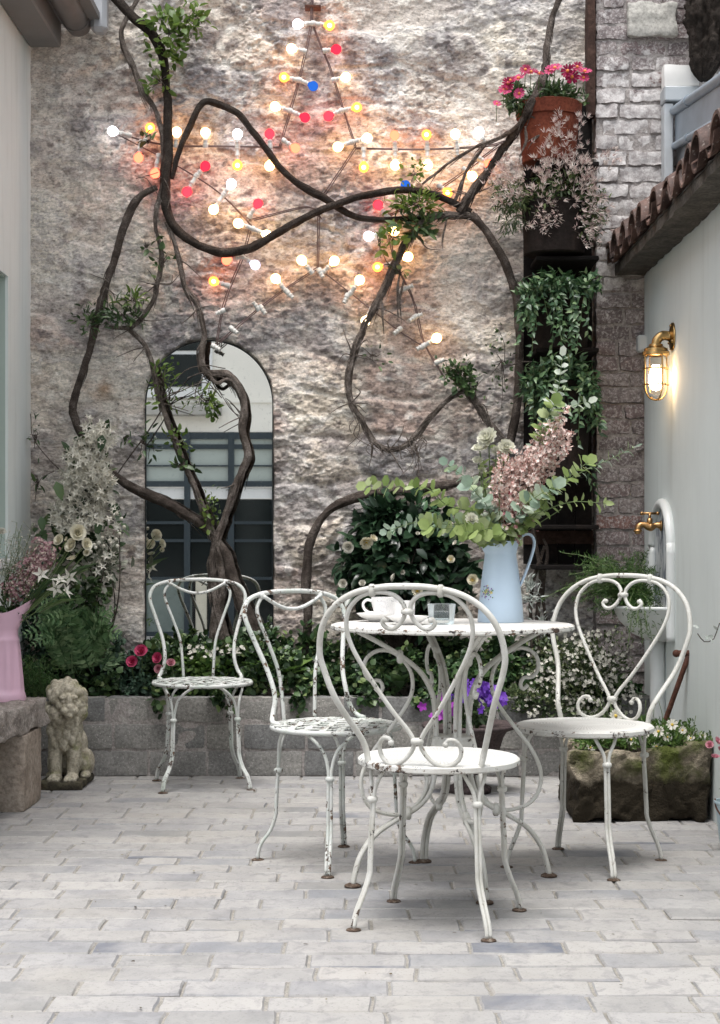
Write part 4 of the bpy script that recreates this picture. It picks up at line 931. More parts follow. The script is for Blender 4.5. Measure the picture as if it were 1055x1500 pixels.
# ---- pink enamel jug on the bench
PJ = np.array([P(4, 1026, 6.28)[0], 6.28, .394]); m_pink = plain('pink_enamel', (.66, .43, .54), .38, var=.05, bstr=.03)
t = thing('enamel_jug', 'pink fluted metal jug with wide slanted spout on the stone bench', 'jug', PJ)
mb = MB(); seg = 72; pr = [(0, 0), (.088, 0), (.0885, .012), (.086, .02), (.0845, .028), (.0825, .03), (.081, .05), (.0745, .12), (.068, .19), (.0625, .226), (.0635, .23), (.060, .240), (.0575, .246), (.0575, .268), (.0585, .272), (.063, .30), (.071, .335), (.0685, .335), (.060, .30), (.054, .262), (0, .25)]
mb.lathe(pr, PJ, seg); V = mb.v[-1]; q = V-PJ; a = np.arctan2(q[:, 1], q[:, 0]); fl = np.cos(a*9)*.5+.5; k = sstep(.035, .05, q[:, 2])*sstep(.225, .205, q[:, 2]); rr = np.hypot(q[:, 0], q[:, 1]); s_ = 1-.085*k*sstep(.25, .75, fl)
V[:, 0] = PJ[0]+q[:, 0]*s_; V[:, 1] = PJ[1]+q[:, 1]*s_
k = np.exp(-((a+.25)/.62)**2)*sstep(.265, .335, q[:, 2]); V[:, 0] += k*.058; V[:, 2] += k*.055
mb.build('body', m_pink, t, auto=50)
mb = MB(); rod(mb, [PJ+np.array(x) for x in ((-.06, .0, .31), (-.10, .0, .33), (-.125, 0, .28), (-.115, 0, .20), (-.078, 0, .12))], .010, 10); mb.build('handle', m_pink, t)

# ---- dark urn in front of the planter
UC = np.array([P(688, 1060, 6.55)[0], 6.55, 0.0]); m_urn = stonemat('urn_iron', [(.3, (.05, .04, .04)), (.6, (.10, .075, .075)), (.8, (.20, .15, .15))], 30, 120, .7, .004)
mb = MB(); mb.lathe([(0, 0), (.085, 0), (.088, .02), (.06, .035), (.045, .06), (.05, .085), (.085, .12), (.12, .17), (.135, .22), (.15, .245), (.186, .258), (.192, .266), (.188, .276), (.17, .272), (.14, .262), (.12, .25), (0, .24)], UC, 48)
m_ud = plain('urn_body', (.03, .026, .028), .7)
t = thing('garden_urn', 'low dark footed urn full of violet pansies behind the table legs', 'urn', UC); mb.build('bowl', m_urn, t)

# ================================================================== POTS ON THE RACK
def pot(name, label, px, y0, y1, rt, rb, mat, Y, lip=True, saucer_=False):
    x = P(px, 0, Y)[0]; zt = P(0, y0, Y)[2]; zb = P(0, y1, Y)[2]; h = zt-zb; c = np.array([x, Y, zb]); mb = MB()
    pr = [(0, 0), (rb, 0), (rb+.004, .004)]+([(rt*.93, h*.76), (rt, h*.765), (rt+.004, h*.98)] if lip else [(rt, h*.93), (rt+.005, h*.94), (rt+.005, h*.99)])+[(rt-.004, h), (rt-.012, h), (rt-.02, h*.85), (0, h*.82)]
    mb.lathe(pr, c, 48); return tag(mb.build(name, mat, loc=c, auto=40), label, 'pot')
m_terra = stonemat('terracotta', [(.3, (.12, .03, .018)), (.55, (.20, .055, .03)), (.8, (.28, .10, .055))], 10, 90, .3, .002)
m_dpot = stonemat('dark_pot_clay', [(.3, (.009, .007, .006)), (.6, (.022, .016, .014)), (.85, (.06, .042, .033))], 9, 60, .7, .004)
YPOT = 7.20
pot('flower_pot', 'orange terracotta pot of pink daisies at the top of the rack', 804, 153, 240, .142, .112, m_terra, YPOT)
pot('flower_pot', 'dark rimmed clay pot under the white jasmine on the rack', 812, 298, 374, .142, .128, m_dpot, YPOT, False)
pot('flower_pot', 'dark clay pot under the upper trailing ivy on the rack', 820, 430, 514, .132, .115, m_dpot, YPOT, False)
pot('flower_pot', 'dark clay pot under the lower ivy, hidden low on the rack', 820, 560, 700, .135, .115, m_dpot, YPOT, False)
# ---- stump hanging over the zinc, top right
mb = MB(); p = spline([np.append(P(x, y, 7.12), r) for x, y, r in ((1050, -60, .125), (1046, 10, .115), (1040, 60, .09), (1034, 95, .062), (1030, 118, .02))], .008)
mb.tube(p[:, :3], p[:, 3], 90, mod=lambda i, t: 1+.45*fbm(np.cos(t)*2.2+i*.012, np.sin(t)*2.2, i*.06, 4, 3)+.42*(1-2*np.abs(fbm(np.cos(t)*4, np.sin(t)*4, i*.07, 5, 8, .6)))-.2); tag(mb.build('vine_stump', barkmat('dark_bark', (.02, .016, .013), (.055, .043, .035), (.16, .13, .11)), loc=P(1037, 122, 7.12)), 'dark broken old trunk hanging above the zinc parapet', 'trunk')
# ================================================================== STAR OF LIGHTS
YS = 7.345
t = thing('star_light', 'big star of wire and coloured festoon bulbs lit on the stone wall', 'string lights', P(467, 300, YS))
wires = [[(457, -6), (456, 36), (440, 110), (425, 163), (410, 216)], [(458, -6), (459, 36), (484, 100), (503, 160), (521, 214)], [(410, 216), (330, 214), (255, 213), (212, 206), (170, 194)],
         [(171, 196), (260, 243), (322, 283), (368, 330)], [(368, 330), (355, 377), (330, 440), (317, 505)], [(317, 505), (395, 440), (466, 392)], [(466, 392), (512, 428), (584, 484), (622, 508)],
         [(650, 552), (621, 500), (606, 440), (578, 380), (566, 318)], [(566, 318), (648, 274), (740, 206)], [(742, 206), (711, 214), (620, 219), (521, 217)], [(522, 215), (476, 284)], [(371, 322), (452, 303), (470, 320)], [(467, 312), (466, 392)]]
mb = MB()
for w in wires:
    for off in (-1.2, 1.2):
        pts = []
        for i, (x, y) in enumerate(w): q = P(x+off, y+off*.6, YS); q[1] += RNG.normal(0, .003); pts.append(q)
        p = spline(pts, .03); p[:, 0] += RNG.normal(0, .0007, len(p)); mb.tube(p, .0027, 5)
mb.build('cable', plain('cable_rubber', (.13, .085, .08), .6), t)
mb = MB(); mb.box(P(447, 14, 7.40), P(470, 9, 7.33)); mb.build('hook', m_rust, t, smooth=False)
GL = 1.0
bm = {'warm': emis('bulb_warm', (1.0, .56, .22), 6.5*GL, (1.0, .40, .11)), 'cream': emis('bulb_cream', (1.0, .74, .42), 4*GL, (1.0, .72, .35)),
      'white': emis('bulb_white', (.96, .97, 1.0), 4.5*GL, (.85, .86, .95)), 'lav': emis('bulb_lavender', (.75, .70, .95), 1.6*GL, (.62, .55, .75)),
      'red': emis('bulb_red', (1.0, .014, .022), 3.6*GL, (.16, .001, .004)), 'pink': emis('bulb_pink', (1.0, .016, .035), 1.6*GL, (.45, .006, .014)),
      'amber': emis('bulb_amber', (1.0, .24, .02), 5.0*GL, (.6, .06, .002), (1, .80, .35)), 'orange': emis('bulb_orange', (1.0, .17, .02), 5*GL, (.35, .022, .002), (1, .70, .25)),
      'salmon': emis('bulb_salmon', (1.0, .12, .06), 2.6*GL, (.6, .05, .025)), 'blue': emis('bulb_blue', (.02, .11, .48), .8, (.01, .05, .28))}
LIGHTS = [(459, 34, 436, 35, 'white'), (459, 34, 483, 37, 'amber'), (446, 75, 427, 71, 'warm'), (476, 74, 493, 72, 'pink'), (437, 117, 416, 113, 'orange'), (439, 117, 459, 126, 'blue'),
 (489, 117, 507, 113, 'warm'), (425, 162, 403, 156, 'warm'), (425, 162, 447, 172, 'pink'), (500, 162, 481, 170, 'red'), (500, 162, 523, 157, 'orange'), (396, 214, 395, 196, 'red'), (396, 222, 395, 243, 'warm'),
 (416, 206, 433, 217, 'salmon'), (516, 208, 495, 215, 'warm'), (516, 208, 538, 202, 'cream'), (533, 219, 533, 245, 'amber'), (579, 219, 578, 198, 'salmon'), (579, 219, 579, 242, 'warm'),
 (626, 218, 625, 197, 'orange'), (626, 218, 627, 242, 'warm'), (669, 216, 667, 196, 'cream'), (711, 211, 702, 193, 'white'), (680, 248, 692, 258, 'warm'), (644, 272, 656, 282, 'orange'), (611, 291, 594, 271, 'blue'),
 (702, 232, 717, 240, 'salmon'), (569, 319, 554, 300, 'red'), (560, 342, 540, 346, 'white'), (567, 340, 578, 338, 'warm'), (366, 316, 378, 298, 'red'), (288, 257, 301, 243, 'pink'), (288, 257, 274, 281, 'red'),
 (328, 285, 339, 269, 'white'), (328, 285, 313, 307, 'warm'), (348, 216, 348, 196, 'white'), (348, 216, 348, 242, 'amber'), (371, 335, 349, 327, 'warm'), (371, 335, 391, 344, 'cream'), (354, 376, 332, 381, 'salmon'), (354, 376, 374, 388, 'lav'),
 (334, 418, 313, 412, 'orange'), (419, 426, 404, 408, 'warm'), (456, 398, 442, 381, 'warm'), (474, 398, 490, 382, 'warm'), (513, 430, 527, 410, 'warm'), (579, 384, 598, 376, 'warm'), (576, 386, 553, 391, 'orange'), (545, 452, 536, 470, 'cream'),
 (619, 508, 640, 495, 'warm'), (190, 198, 165, 192, 'white'), (213, 206, 220, 187, 'orange'), (207, 208, 203, 231, 'salmon'), (232, 228, 227, 254, 'salmon'), (258, 213, 259, 193, 'warm'), (301, 213, 301, 194, 'warm'),
 # lamp holders whose bulb is missing
 (327, 455, 313, 461, None), (378, 452, 370, 441, None), (382, 450, 390, 461, None), (339, 481, 349, 489, None), (313, 507, 322, 512, None), (468, 396, 474, 408, None), (421, 428, 429, 436, None), (509, 433, 504, 444, None),
 (594, 422, 582, 428, None), (594, 422, 606, 418, None), (608, 464, 617, 461, None), (586, 482, 577, 489, None), (621, 506, 610, 512, None), (640, 531, 650, 527, None), (609, 464, 600, 470, None), (669, 216, 670, 228, None)]
m_hold = plain('holder_plastic', (.58, .575, .545), .4, var=.08, bstr=0)
for hx, hy, bx, by, kind in LIGHTS:
    h = P(hx, hy, YS-.006); q = P(bx, by, YS-.012+RNG.normal(0, .004)); d = q-h; L = np.linalg.norm(d); d = d/L
    a = np.array([0, 1.0, 0]); n = unit(np.cross(d, a)); bb = np.cross(d, n); M = np.stack([n, bb, d], 1); br = .0225
    hl = max(.03, L-br*.75) if kind else .036
    mb = MB(); s0 = -.010
    mb.lathe([(0, s0), (.0115, s0), (.0125, -.002), (.0125, .008), (.0095, .010), (.0095, hl*.45), (.0115, hl*.5), (.0115, hl*.62), (.009, hl*.66), (.009, hl*.9), (.011, hl*.93), (.011, hl), (.006, hl+.001), (0, hl-.01)], h, 14, M=M)
    ho = mb.build('lamp_holder', m_hold, t, auto=35)
    if kind:
        mb = MB(); pr = [(0, br)]+[(br*math.cos(x), br*math.sin(x)) for x in np.linspace(1.4, -1.0, 12)]+[(br*.40, -br*1.12), (0, -br*1.12)]
        mb.lathe(pr, q, 18, M=M); mb.build('bulb', bm[kind], ho)

# ================================================================== CLIMBERS
YV = 7.315
m_barkd = barkmat('vine_bark_dark', (.016, .012, .010), (.048, .037, .030), (.115, .092, .077))
m_barkm = barkmat('vine_bark_brown', (.040, .031, .026), (.115, .092, .078), (.25, .215, .19))
m_barkl = barkmat('vine_bark_pale', (.06, .048, .040), (.19, .158, .137), (.40, .355, .32))
SC = YV/F
def stem(pts, mat, parent, rough=.16, y=YV, seg=18, twist=9, fray=0, name='stem'):
    pp = []
    for i, q in enumerate(pts):
        r = q[2]*SC*.66*(.80 if q[2] > 11 else 1); yy = y+(q[3] if len(q) > 3 else 0); pp.append(np.append(P(q[0], q[1], yy), r))
    p = spline(pp, .008); k = len(p); p[:, :3] += np.stack([fbm(np.arange(k)*.06, 0, j, 3, 31+j) for j in range(3)], -1)*.006
    mb = MB(); f = RNG.uniform(0, 50)
    mb.tube(p[:, :3], p[:, 3], seg, mod=lambda i, th: 1+.22*fbm(i*.035, 0, f+3, 3, 15)+rough*(.30*np.sin(5*th+i*.05*twist/9+3*fbm(i*.05, 0, f, 2, 3))+1.5*fbm(np.cos(th+i*.012*twist)*1.7+f, np.sin(th+i*.012*twist)*1.7, i*.03, 3, 7)+.9*fbm(np.cos(th)*2.6, np.sin(th)*2.6+f, i*.14, 3, 9)))
    if fray:
        for _ in range(int(fray)):     # loose strips of bark along and hanging off the stem
            i = RNG.integers(2, k-4); L = RNG.integers(6, 16); q = p[i:min(i+L, k)]
            if len(q) < 4: continue
            off = rdir(1)[0]*np.array([1, .7, 1]); off[1] -= .4; off = unit(off[None])[0]; s = np.linspace(0, 1, len(q))
            b = q[:, :3]+off*q[:, 3:4]*(1.0+.25*np.sin(s*3)[:, None])
            if RNG.random() < .35: b = b+np.array([0, -.2, -1])*(s**2)[:, None]*RNG.uniform(.01, .05)
            mb.tube(b, np.interp(s, [0, .3, 1], [.0014, .0034, .0008]), 5)
    return mb.build(name, mat, parent), p
m_leafg = leafmat('vine_leaf', [(0, (.075, .13, .03)), (.5, (.12, .20, .04)), (1, (.20, .28, .06))], .45, .35)
m_leafd = leafmat('dark_leaf', [(0, (.03, .06, .022)), (.6, (.06, .11, .04)), (1, (.11, .17, .06))], .4, .15)
def tuft(px, py, rx, rz, n, parent, mat=m_leafg, L=.042, Wd=.022, y=YV-.03, ry=.05, name='foliage', up=.2, k=9, kind=LEAF):
    c = P(px, py, y); mb = MB(); p, cc = bush(mb, c, (rx*SC, ry, rz*SC), n, k, L, Wd, kind, 0, up, .5, .35)
    twigs(mb, c, cc, .0022, .001, 1); return mb.build(name, [mat, m_barkm], parent)
cl = thing('climbing_vine', 'big gnarled vine climbing the wall left of the star and over the mirror', 'vine', P(345, 950, 7.2))
SW = [(165, -8, 11), (195, 25, 10), (216, 42, 9.5), (233, 68, 10), (242, 110, 10), (247, 160, 10), (245, 220, 11), (241, 270, 11), (246, 312, 10), (262, 340, 9.5), (290, 360, 9.5), (325, 370, 10, -.01), (362, 364, 10, -.01), (402, 344, 9.5, -.01), (450, 317, 9, -.015), (498, 297, 8.5, -.02), (545, 284, 8.5, -.01), (592, 279, 8), (632, 285, 8), (666, 298, 7.5), (690, 310, 7)]
stem(SW, m_barkd, cl, .13)
stem([(252, 262, 5), (262, 225, 6.5), (277, 188, 7.5), (297, 151, 7), (325, 155, 7.5), (350, 168, 7.5), (368, 188, 7.5), (386, 212, 8), (411, 247, 8), (440, 271, 8), (476, 291, 8, .012), (511, 314, 7, .012), (542, 322, 6.5), (580, 321, 6), (622, 318, 6), (655, 314, 6), (690, 318, 6)], m_barkd, cl, .13)
stem([(230, 274, 6, -.01), (206, 288, 8), (187, 320, 8.5), (173, 360, 8.5), (156, 420, 8.5), (141, 475, 8), (123, 535, 8), (108, 588, 8), (109, 612, 8), (120, 638, 8), (142, 670, 8), (166, 695, 9), (202, 716, 10), (242, 736, 11), (286, 762, 12), (312, 785, 13), (330, 815, 15), (342, 850, 17), (358, 890, 19), (374, 925, 21), (384, 962, 22)], m_barkm, cl, .2, fray=60)
stem([(206, -8, 5), (181, 38, 5), (181, 65, 5.5), (195, 100, 6), (206, 130, 6), (226, 157, 5.5), (238, 192, 5.5), (239, 240, 5), (236, 275, 5), (229, 305, 4.5), (228, 332, 4), (236, 368, 4.5), (231, 415, 5), (226, 440, 5), (206, 468, 5), (188, 480, 5), (160, 479, 4)], m_barkl, cl, .3, fray=90)
stem([(243, 325, 4), (254, 348, 4.5), (263, 380, 5), (271, 420, 5.5), (290, 452, 6), (300, 488, 6.5), (296, 518, 8), (302, 545, 8), (331, 547, 7.5), (350, 570, 7.5), (358, 600, 7.5), (355, 630, 7), (362, 668, 7.5), (346, 708, 7.5), (336, 745, 7.5), (319, 788, 8), (311, 822, 9), (313, 870, 12), (322, 915, 16), (330, 960, 18)], m_barkl, cl, .26, fray=170, seg=20)
stem([(188, 481, 4), (214, 508, 5), (226, 545, 5.5), (235, 590, 5.5), (255, 640, 6), (275, 690, 6.5), (291, 730, 7), (306, 770, 8), (318, 800, 9), (324, 850, 10), (318, 900, 12), (310, 955, 13)], m_barkl, cl, .28, fray=110)
stem([(306, 548, 4, -.01), (318, 562, 4.5, -.02), (333, 556, 4.5, -.01), (346, 562, 4)], m_barkl, cl, .2)
stem([(168, 700, 1.5), (190, 670, 1.5), (214, 636, 1.5), (236, 600, 1.5), (240, 575, 1.2)], m_barkm, cl, .1, seg=6)
for c in ((45, 606, 49, 640, 72, 672, 106, 705), (80, 690, 62, 700, 55, 716, 52, 735), (230, 590, 262, 575, 300, 560, 318, 575), (240, 580, 270, 545, 300, 535, 330, 540), (238, 296, 215, 262, 200, 262, 232, 252), (226, 262, 240, 262, 250, 285, 246, 306)):
    stem([(c[i], c[i+1], 1.1, -.02) for i in range(0, 8, 2)], m_barkl, cl, .05, seg=5, name='tendril')
tuft(252, 52, 42, 55, 150, cl, L=.046, Wd=.028); tuft(275, 30, 32, 30, 70, cl); tuft(235, 118, 26, 26, 34, cl); tuft(218, 206, 16, 10, 12, cl, m_leafd)
tuft(178, 462, 42, 24, 130, cl, m_leafd, .045, .013); tuft(128, 470, 26, 26, 60, cl, m_leafd, .035, .012); tuft(195, 440, 22, 14, 40, cl, m_leafg, .05, .013)
tuft(235, 560, 24, 45, 46, cl, m_leafg, .034, .015); tuft(292, 580, 38, 22, 22, cl, m_leafg, .034, .013); tuft(306, 585, 14, 30, 16, cl); tuft(255, 642, 20, 18, 16, cl); tuft(265, 682, 14, 14, 14, cl, m_leafd, .04, .02); tuft(304, 745, 12, 32, 34, cl, L=.03, Wd=.016)
tuft(240, 380, 22, 30, 14, cl, m_leafd); tuft(214, 360, 14, 14, 8, cl, m_leafd); tuft(52, 640, 12, 40, 14, cl, m_leafd, .03, .008); tuft(184, 640, 14, 12, 9, cl, m_leafd, .045, .014); tuft(55, 706, 8, 18, 8, cl, m_leafd, .045, .013); tuft(210, 650, 18, 30, 14, cl, m_leafd, .04, .013)
cr = thing('climbing_vine', 'gnarled vine with shaggy hanging loops climbing the wall between mirror and pot rack', 'vine', P(450, 950, 7.2))
stem([(448, 960, 14), (452, 900, 12), (448, 862, 11), (449, 825, 11.5), (457, 790, 11.5), (476, 756, 11.5), (510, 731, 11), (560, 722, 10), (612, 717, 9.5), (665, 709, 9), (705, 698, 8.5), (738, 672, 8.5), (752, 630, 8.5), (758, 580, 9), (760, 530, 9), (760, 480, 9), (756, 430, 9), (742, 390, 8.5), (716, 345, 8.5), (690, 314, 9)], m_barkm, cr, .17, fray=30)
stem([(822, -8, 6), (809, 30, 6.5), (801, 70, 8, -.05), (797, 108, 9, -.17), (791, 130, 9, -.21), (776, 160, 8, -.22), (756, 190, 7, -.14), (734, 220, 7.5, -.05), (711, 255, 8, -.02), (690, 285, 9), (672, 312, 9)], m_barkm, cr, .26, fray=90)
stem([(782, 140, 3, -.22), (762, 180, 4, -.19), (735, 200, 4, -.1), (700, 214, 3.5, -.05), (665, 235, 3), (620, 270, 2)], m_barkl, cr, .2, fray=24)
stem([(712, 212, 3, -.03), (690, 240, 3.5), (676, 270, 3.5), (664, 300, 4)], m_barkl, cr, .2, fray=12)
stem([(700, 318, 7), (662, 316, 7.5), (632, 318, 7), (607, 337, 7.5), (592, 360, 7.5), (578, 390, 8), (566, 420, 7.5), (550, 450, 7), (531, 480, 7), (517, 520, 7), (510, 560, 7), (515, 590, 6.5), (530, 617, 6), (546, 645, 5.5), (571, 659, 5), (598, 650, 5.5), (620, 625, 6), (641, 600, 5), (662, 580, 4.5), (690, 570, 4)], m_barkl, cr, .3, fray=230)
stem([(655, 548, 3), (680, 566, 7), (698, 592, 8), (715, 618, 7), (740, 648, 6)], m_barkl, cr, .25, fray=26)
stem([(690, 570, 2), (712, 605, 2), (735, 640, 1.8)], m_barkl, cr, .1, seg=6)
for k in range(26):
    i = RNG.integers(0, 4); bx, by = ((546, 645), (600, 650), (612, 640), (528, 615))[i]; bx += RNG.normal(0, 9); ln = RNG.uniform(18, 60)
    stem([(bx, by, 1.3, -.01), (bx+RNG.normal(0, 7), by+ln*.5, 1.1, -.02), (bx+RNG.normal(2, 12), by+ln, .6, -.02)], m_barkl, cr, .05, seg=5, name='bark_strip')
for bx, by, ln in ((586, 395, 70), (592, 410, 55), (560, 440, 40), (655, 320, 34), (790, 165, 50), (770, 185, 45), (800, 160, 40), (779, 170, 38)):
    yy = -.22 if bx > 700 else -.02
    stem([(bx, by, 2, yy), (bx+RNG.normal(0, 5), by+ln*.5, 2.2, yy), (bx+RNG.normal(0, 6), by+ln, .8, yy)], m_barkl, cr, .2, seg=7, fray=5, name='bark_strip')
tuft(612, 302, 38, 20, 120, cr, L=.05, Wd=.016); tuft(612, 330, 34, 16, 90, cr, m_leafd, .055, .02); tuft(605, 256, 22, 34, 46, cr, L=.026, Wd=.016); tuft(575, 348, 22, 20, 30, cr); tuft(586, 398, 10, 10, 7, cr, m_leafd, .05, .03); tuft(556, 352, 8, 40, 14, cr)
tuft(672, 545, 34, 24, 150, cr, m_leafd, .026, .016); tuft(682, 560, 18, 18, 90, cr, m_leafd, .034, .022); tuft(545, 520, 30, 26, 12, cr, m_leafd, .03, .014); tuft(735, 530, 30, 120, 60, cr, m_leafd, .022, .012)

def side_twigs(pts, parent, n, L=40):
    for _ in range(n):
        i = RNG.integers(1, len(pts)-1); x, y = pts[i][0], pts[i][1]; a = RNG.uniform(0, 2*math.pi); l = L*RNG.uniform(.4, 1.3); yy = (pts[i][3] if len(pts[i]) > 3 else 0)-.01
        q = [(x, y, 1.8, yy), (x+math.cos(a)*l*.5+RNG.normal(0, 5), y+math.sin(a)*l*.5+RNG.normal(0, 5), 1.3, yy-.01), (x+math.cos(a)*l, y+math.sin(a)*l, .7, yy-.01)]
        stem(q, m_barkl, parent, .08, seg=5, name='twig')
side_twigs([(206, 130), (238, 192), (236, 275), (231, 415), (206, 468), (263, 380), (290, 452), (302, 545), (355, 610), (346, 708), (214, 508), (235, 590), (275, 690), (306, 770), (318, 850), (156, 420), (123, 535)], cl, 34)
side_twigs([(735, 220), (690, 285), (607, 337), (578, 390), (550, 450), (517, 520), (515, 590), (571, 659), (641, 600), (698, 592), (756, 430), (760, 530), (752, 630)], cr, 30)
# ================================================================== BED PLANTS
YBED = 7.16; SB = YBED/F
def pix(px, py, Y=YBED): return P(px, py, Y)
def flower_mesh(mb, c, face, r, kind, mi=0, mc=None):
    face = unit(np.asarray(face, float)[None])[0]; a = np.array([0, 0, 1.0]) if abs(face[2]) < .9 else np.array([1.0, 0, 0])
    u = unit(np.cross(face, a)[None])[0]; v = np.cross(face, u)
    def ringp(n, L, Wd, tilt, off, kd, ph=0, m=mi):
        q = np.arange(n)*2*math.pi/n+ph+RNG.normal(0, .08, n); dr = np.cos(q)[:, None]*u+np.sin(q)[:, None]*v
        d = dr*math.cos(tilt)+face*math.sin(tilt); leaves(mb, c+dr*r*.06+face*off, d, face*math.cos(tilt)-dr*math.sin(tilt), L, Wd, kd, m)
    if kind == 'rose':
        for k, (n, L, Wd, tl) in enumerate(((6, 1, .95, .0), (6, .84, .8, .45), (5, .66, .62, .8), (4, .5, .5, 1.1), (4, .36, .4, 1.35))): ringp(n, r*L, r*Wd, tl, -r*.1*k*.3, CUP if k < 4 else PETAL, k*.6)
    elif kind == 'daisy':
        ringp(13, r, r*.36, .15, 0, PETAL); mb.ball(c+face*r*.08, r*.26, 8, 5, mc if mc is not None else mi)
    elif kind == 'star':
        ringp(5, r, r*.42, RNG.uniform(.1, .5), 0, SHARP)
    elif kind == 'floret':
        ringp(5, r, r*.7, .25, 0, DISC)
    elif kind == 'pompon':
        for k, (n, tl) in enumerate(((12, -.1), (12, .25), (10, .6), (8, .95), (6, 1.25))): ringp(n, r*(1-.07*k), r*.42, tl, 0, CUP, k*.3)
    elif kind == 'camellia':
        for k, (n, L, tl) in enumerate(((6, 1, .1), (6, .85, .4), (5, .66, .8))): ringp(n, r*L, r*.8, tl, 0, CUP, k*.5)
        if mc is not None:
            for _ in range(14): mb.ball(c+face*r*RNG.uniform(.25, .45)+(u*RNG.normal()+v*RNG.normal())*r*.16, r*.09, 6, 4, mc)
def camdir(spread=.5, up=.3): return unit((np.array([0, -1, up])+RNG.normal(size=3)*spread)[None])[0]
def petmat(name, c0, c1, trans=.25): return leafmat(name, [(0, c0), (1, c1)], .55, trans, .25)
m_rosep = petmat('rose_petal', (.50, .03, .12), (.70, .12, .24)); m_pinkp = petmat('pale_pink_petal', (.62, .22, .30), (.74, .40, .45)); m_whitep = petmat('white_petal', (.62, .60, .52), (.78, .76, .68))
m_creamp = petmat('cream_petal', (.68, .63, .46), (.80, .77, .64)); m_yellow = plain('yellow_stamen', (.60, .42, .06), .6); m_stemg = plain('green_stem', (.10, .15, .05), .6)
m_rosel = leafmat('rose_leaf', [(0, (.025, .055, .036)), (.6, (.055, .105, .068)), (1, (.10, .17, .11))], .5, .15)
m_ivy = leafmat('ivy_leaf', [(0, (.018, .042, .018)), (.5, (.048, .098, .036)), (.85, (.10, .165, .06)), (1, (.20, .26, .10))], .4, .15)
m_fresh = leafmat('fresh_leaf', [(0, (.045, .10, .022)), (.5, (.085, .16, .035)), (1, (.16, .25, .065))], .45, .3)
m_fern = leafmat('fern_leaf', [(0, (.03, .085, .02)), (.5, (.06, .14, .035)), (1, (.11, .21, .06))], .5, .25)
m_cam = leafmat('camellia_leaf', [(0, (.010, .024, .013)), (.5, (.020, .045, .023)), (.88, (.04, .085, .04)), (1, (.06, .13, .065))], .28, .04, .45)

# rose bush
t = thing('rose_bush', 'bushy green rose with small crimson blooms at the left of the bed', 'rose', pix(205, 1015)); mb = MB()
p, cc = bush(mb, pix(205, 995), (62*SB, .12, 40*SB), 1500, 40, .026, .018, LEAF, 0, .3, .35, .35); p, c2 = bush(mb, pix(168, 970), (30*SB, .08, 40*SB), 420, 14, .024, .016); twigs(mb, pix(205, 1020), np.vstack([cc, c2]), .003); mb.build('foliage', [m_rosel, m_barkm], t)
for x, y, r, m in ((207, 955, 19, m_rosep), (194, 970, 17, m_rosep), (232, 964, 16, m_rosep), (232, 980, 13, m_pinkp), (250, 972, 13, m_pinkp)):
    c = pix(x, y, 7.03); mb = MB(); flower_mesh(mb, c, camdir(.3, .25), r*.52*SB, 'rose'); mb.tube(spline([c, c+np.array([0, .03, -.06]), pix(205, 1005)], .03), .002, 5, 1); mb.build('flower', [m, m_stemg], t)
# leafy plant, hostas
t = thing('leafy_plant', 'bright green bushy herb growing in the bed behind the small strap chair', 'plant', pix(312, 1010)); mb = MB()
p, cc = bush(mb, pix(312, 985), (62*SB, .11, 38*SB), 1500, 40, .030, .019, LEAF, 0, .35, .35, .3); twigs(mb, pix(312, 1012), cc, .0025); mb.build('foliage', [m_fresh, m_stemg], t)
mb = MB()
for _ in range(46): c = pix(RNG.uniform(275, 360), RNG.uniform(946, 965), RNG.uniform(7.05, 7.2)); flower_mesh(mb, c, camdir(.5, 1), .010, 'floret')
tag(mb.build('blossom', m_whitep, t), kind='stuff')
def broadleaf(lbl, px, py, n, L, Wd, Y, mat):
    t = thing('broadleaf_plant', lbl, 'plant', pix(px, py, Y)); mb = MB(); c = pix(px, py, Y)
    for k in range(n):
        a = RNG.uniform(0, 2*math.pi); l = L*RNG.uniform(.6, 1.1); up = RNG.uniform(.8, 2.2); d = unit(np.array([[math.cos(a), math.sin(a)*.7-.1, up]]))[0]; nn = np.array([-math.cos(a)*up, -math.sin(a)*up-.3, 1.0])
        w_ = Wd*RNG.uniform(.7, 1.1); s = np.linspace(0, 1, 9); side = unit(np.cross(d, nn)[None])[0]; n2 = np.cross(side, d); V = []
        for q in s:
            ctr = c+d*l*q-n2*l*.45*q*q+np.array([0, 0, .0]); hw = w_*math.sin(math.pi*min(1, q*.92+.06))**.8*.5
            V += [ctr-side*hw+n2*hw*.35, ctr, ctr+side*hw+n2*hw*.35]
        i = np.arange(8)*3; mb.add(V, None, np.concatenate([np.stack([i, i+1, i+4, i+3], -1), np.stack([i+1, i+2, i+5, i+4], -1)]))
    mb.build('foliage', mat, t)
broadleaf('clump of broad upright green leaves in the bed to the right of the mirror', 412, 1000, 20, .20, .055, 7.10, m_fresh)
broadleaf('small clump of broad leaves low in the bed under the table', 585, 1010, 10, .11, .05, 7.06, m_ivy)
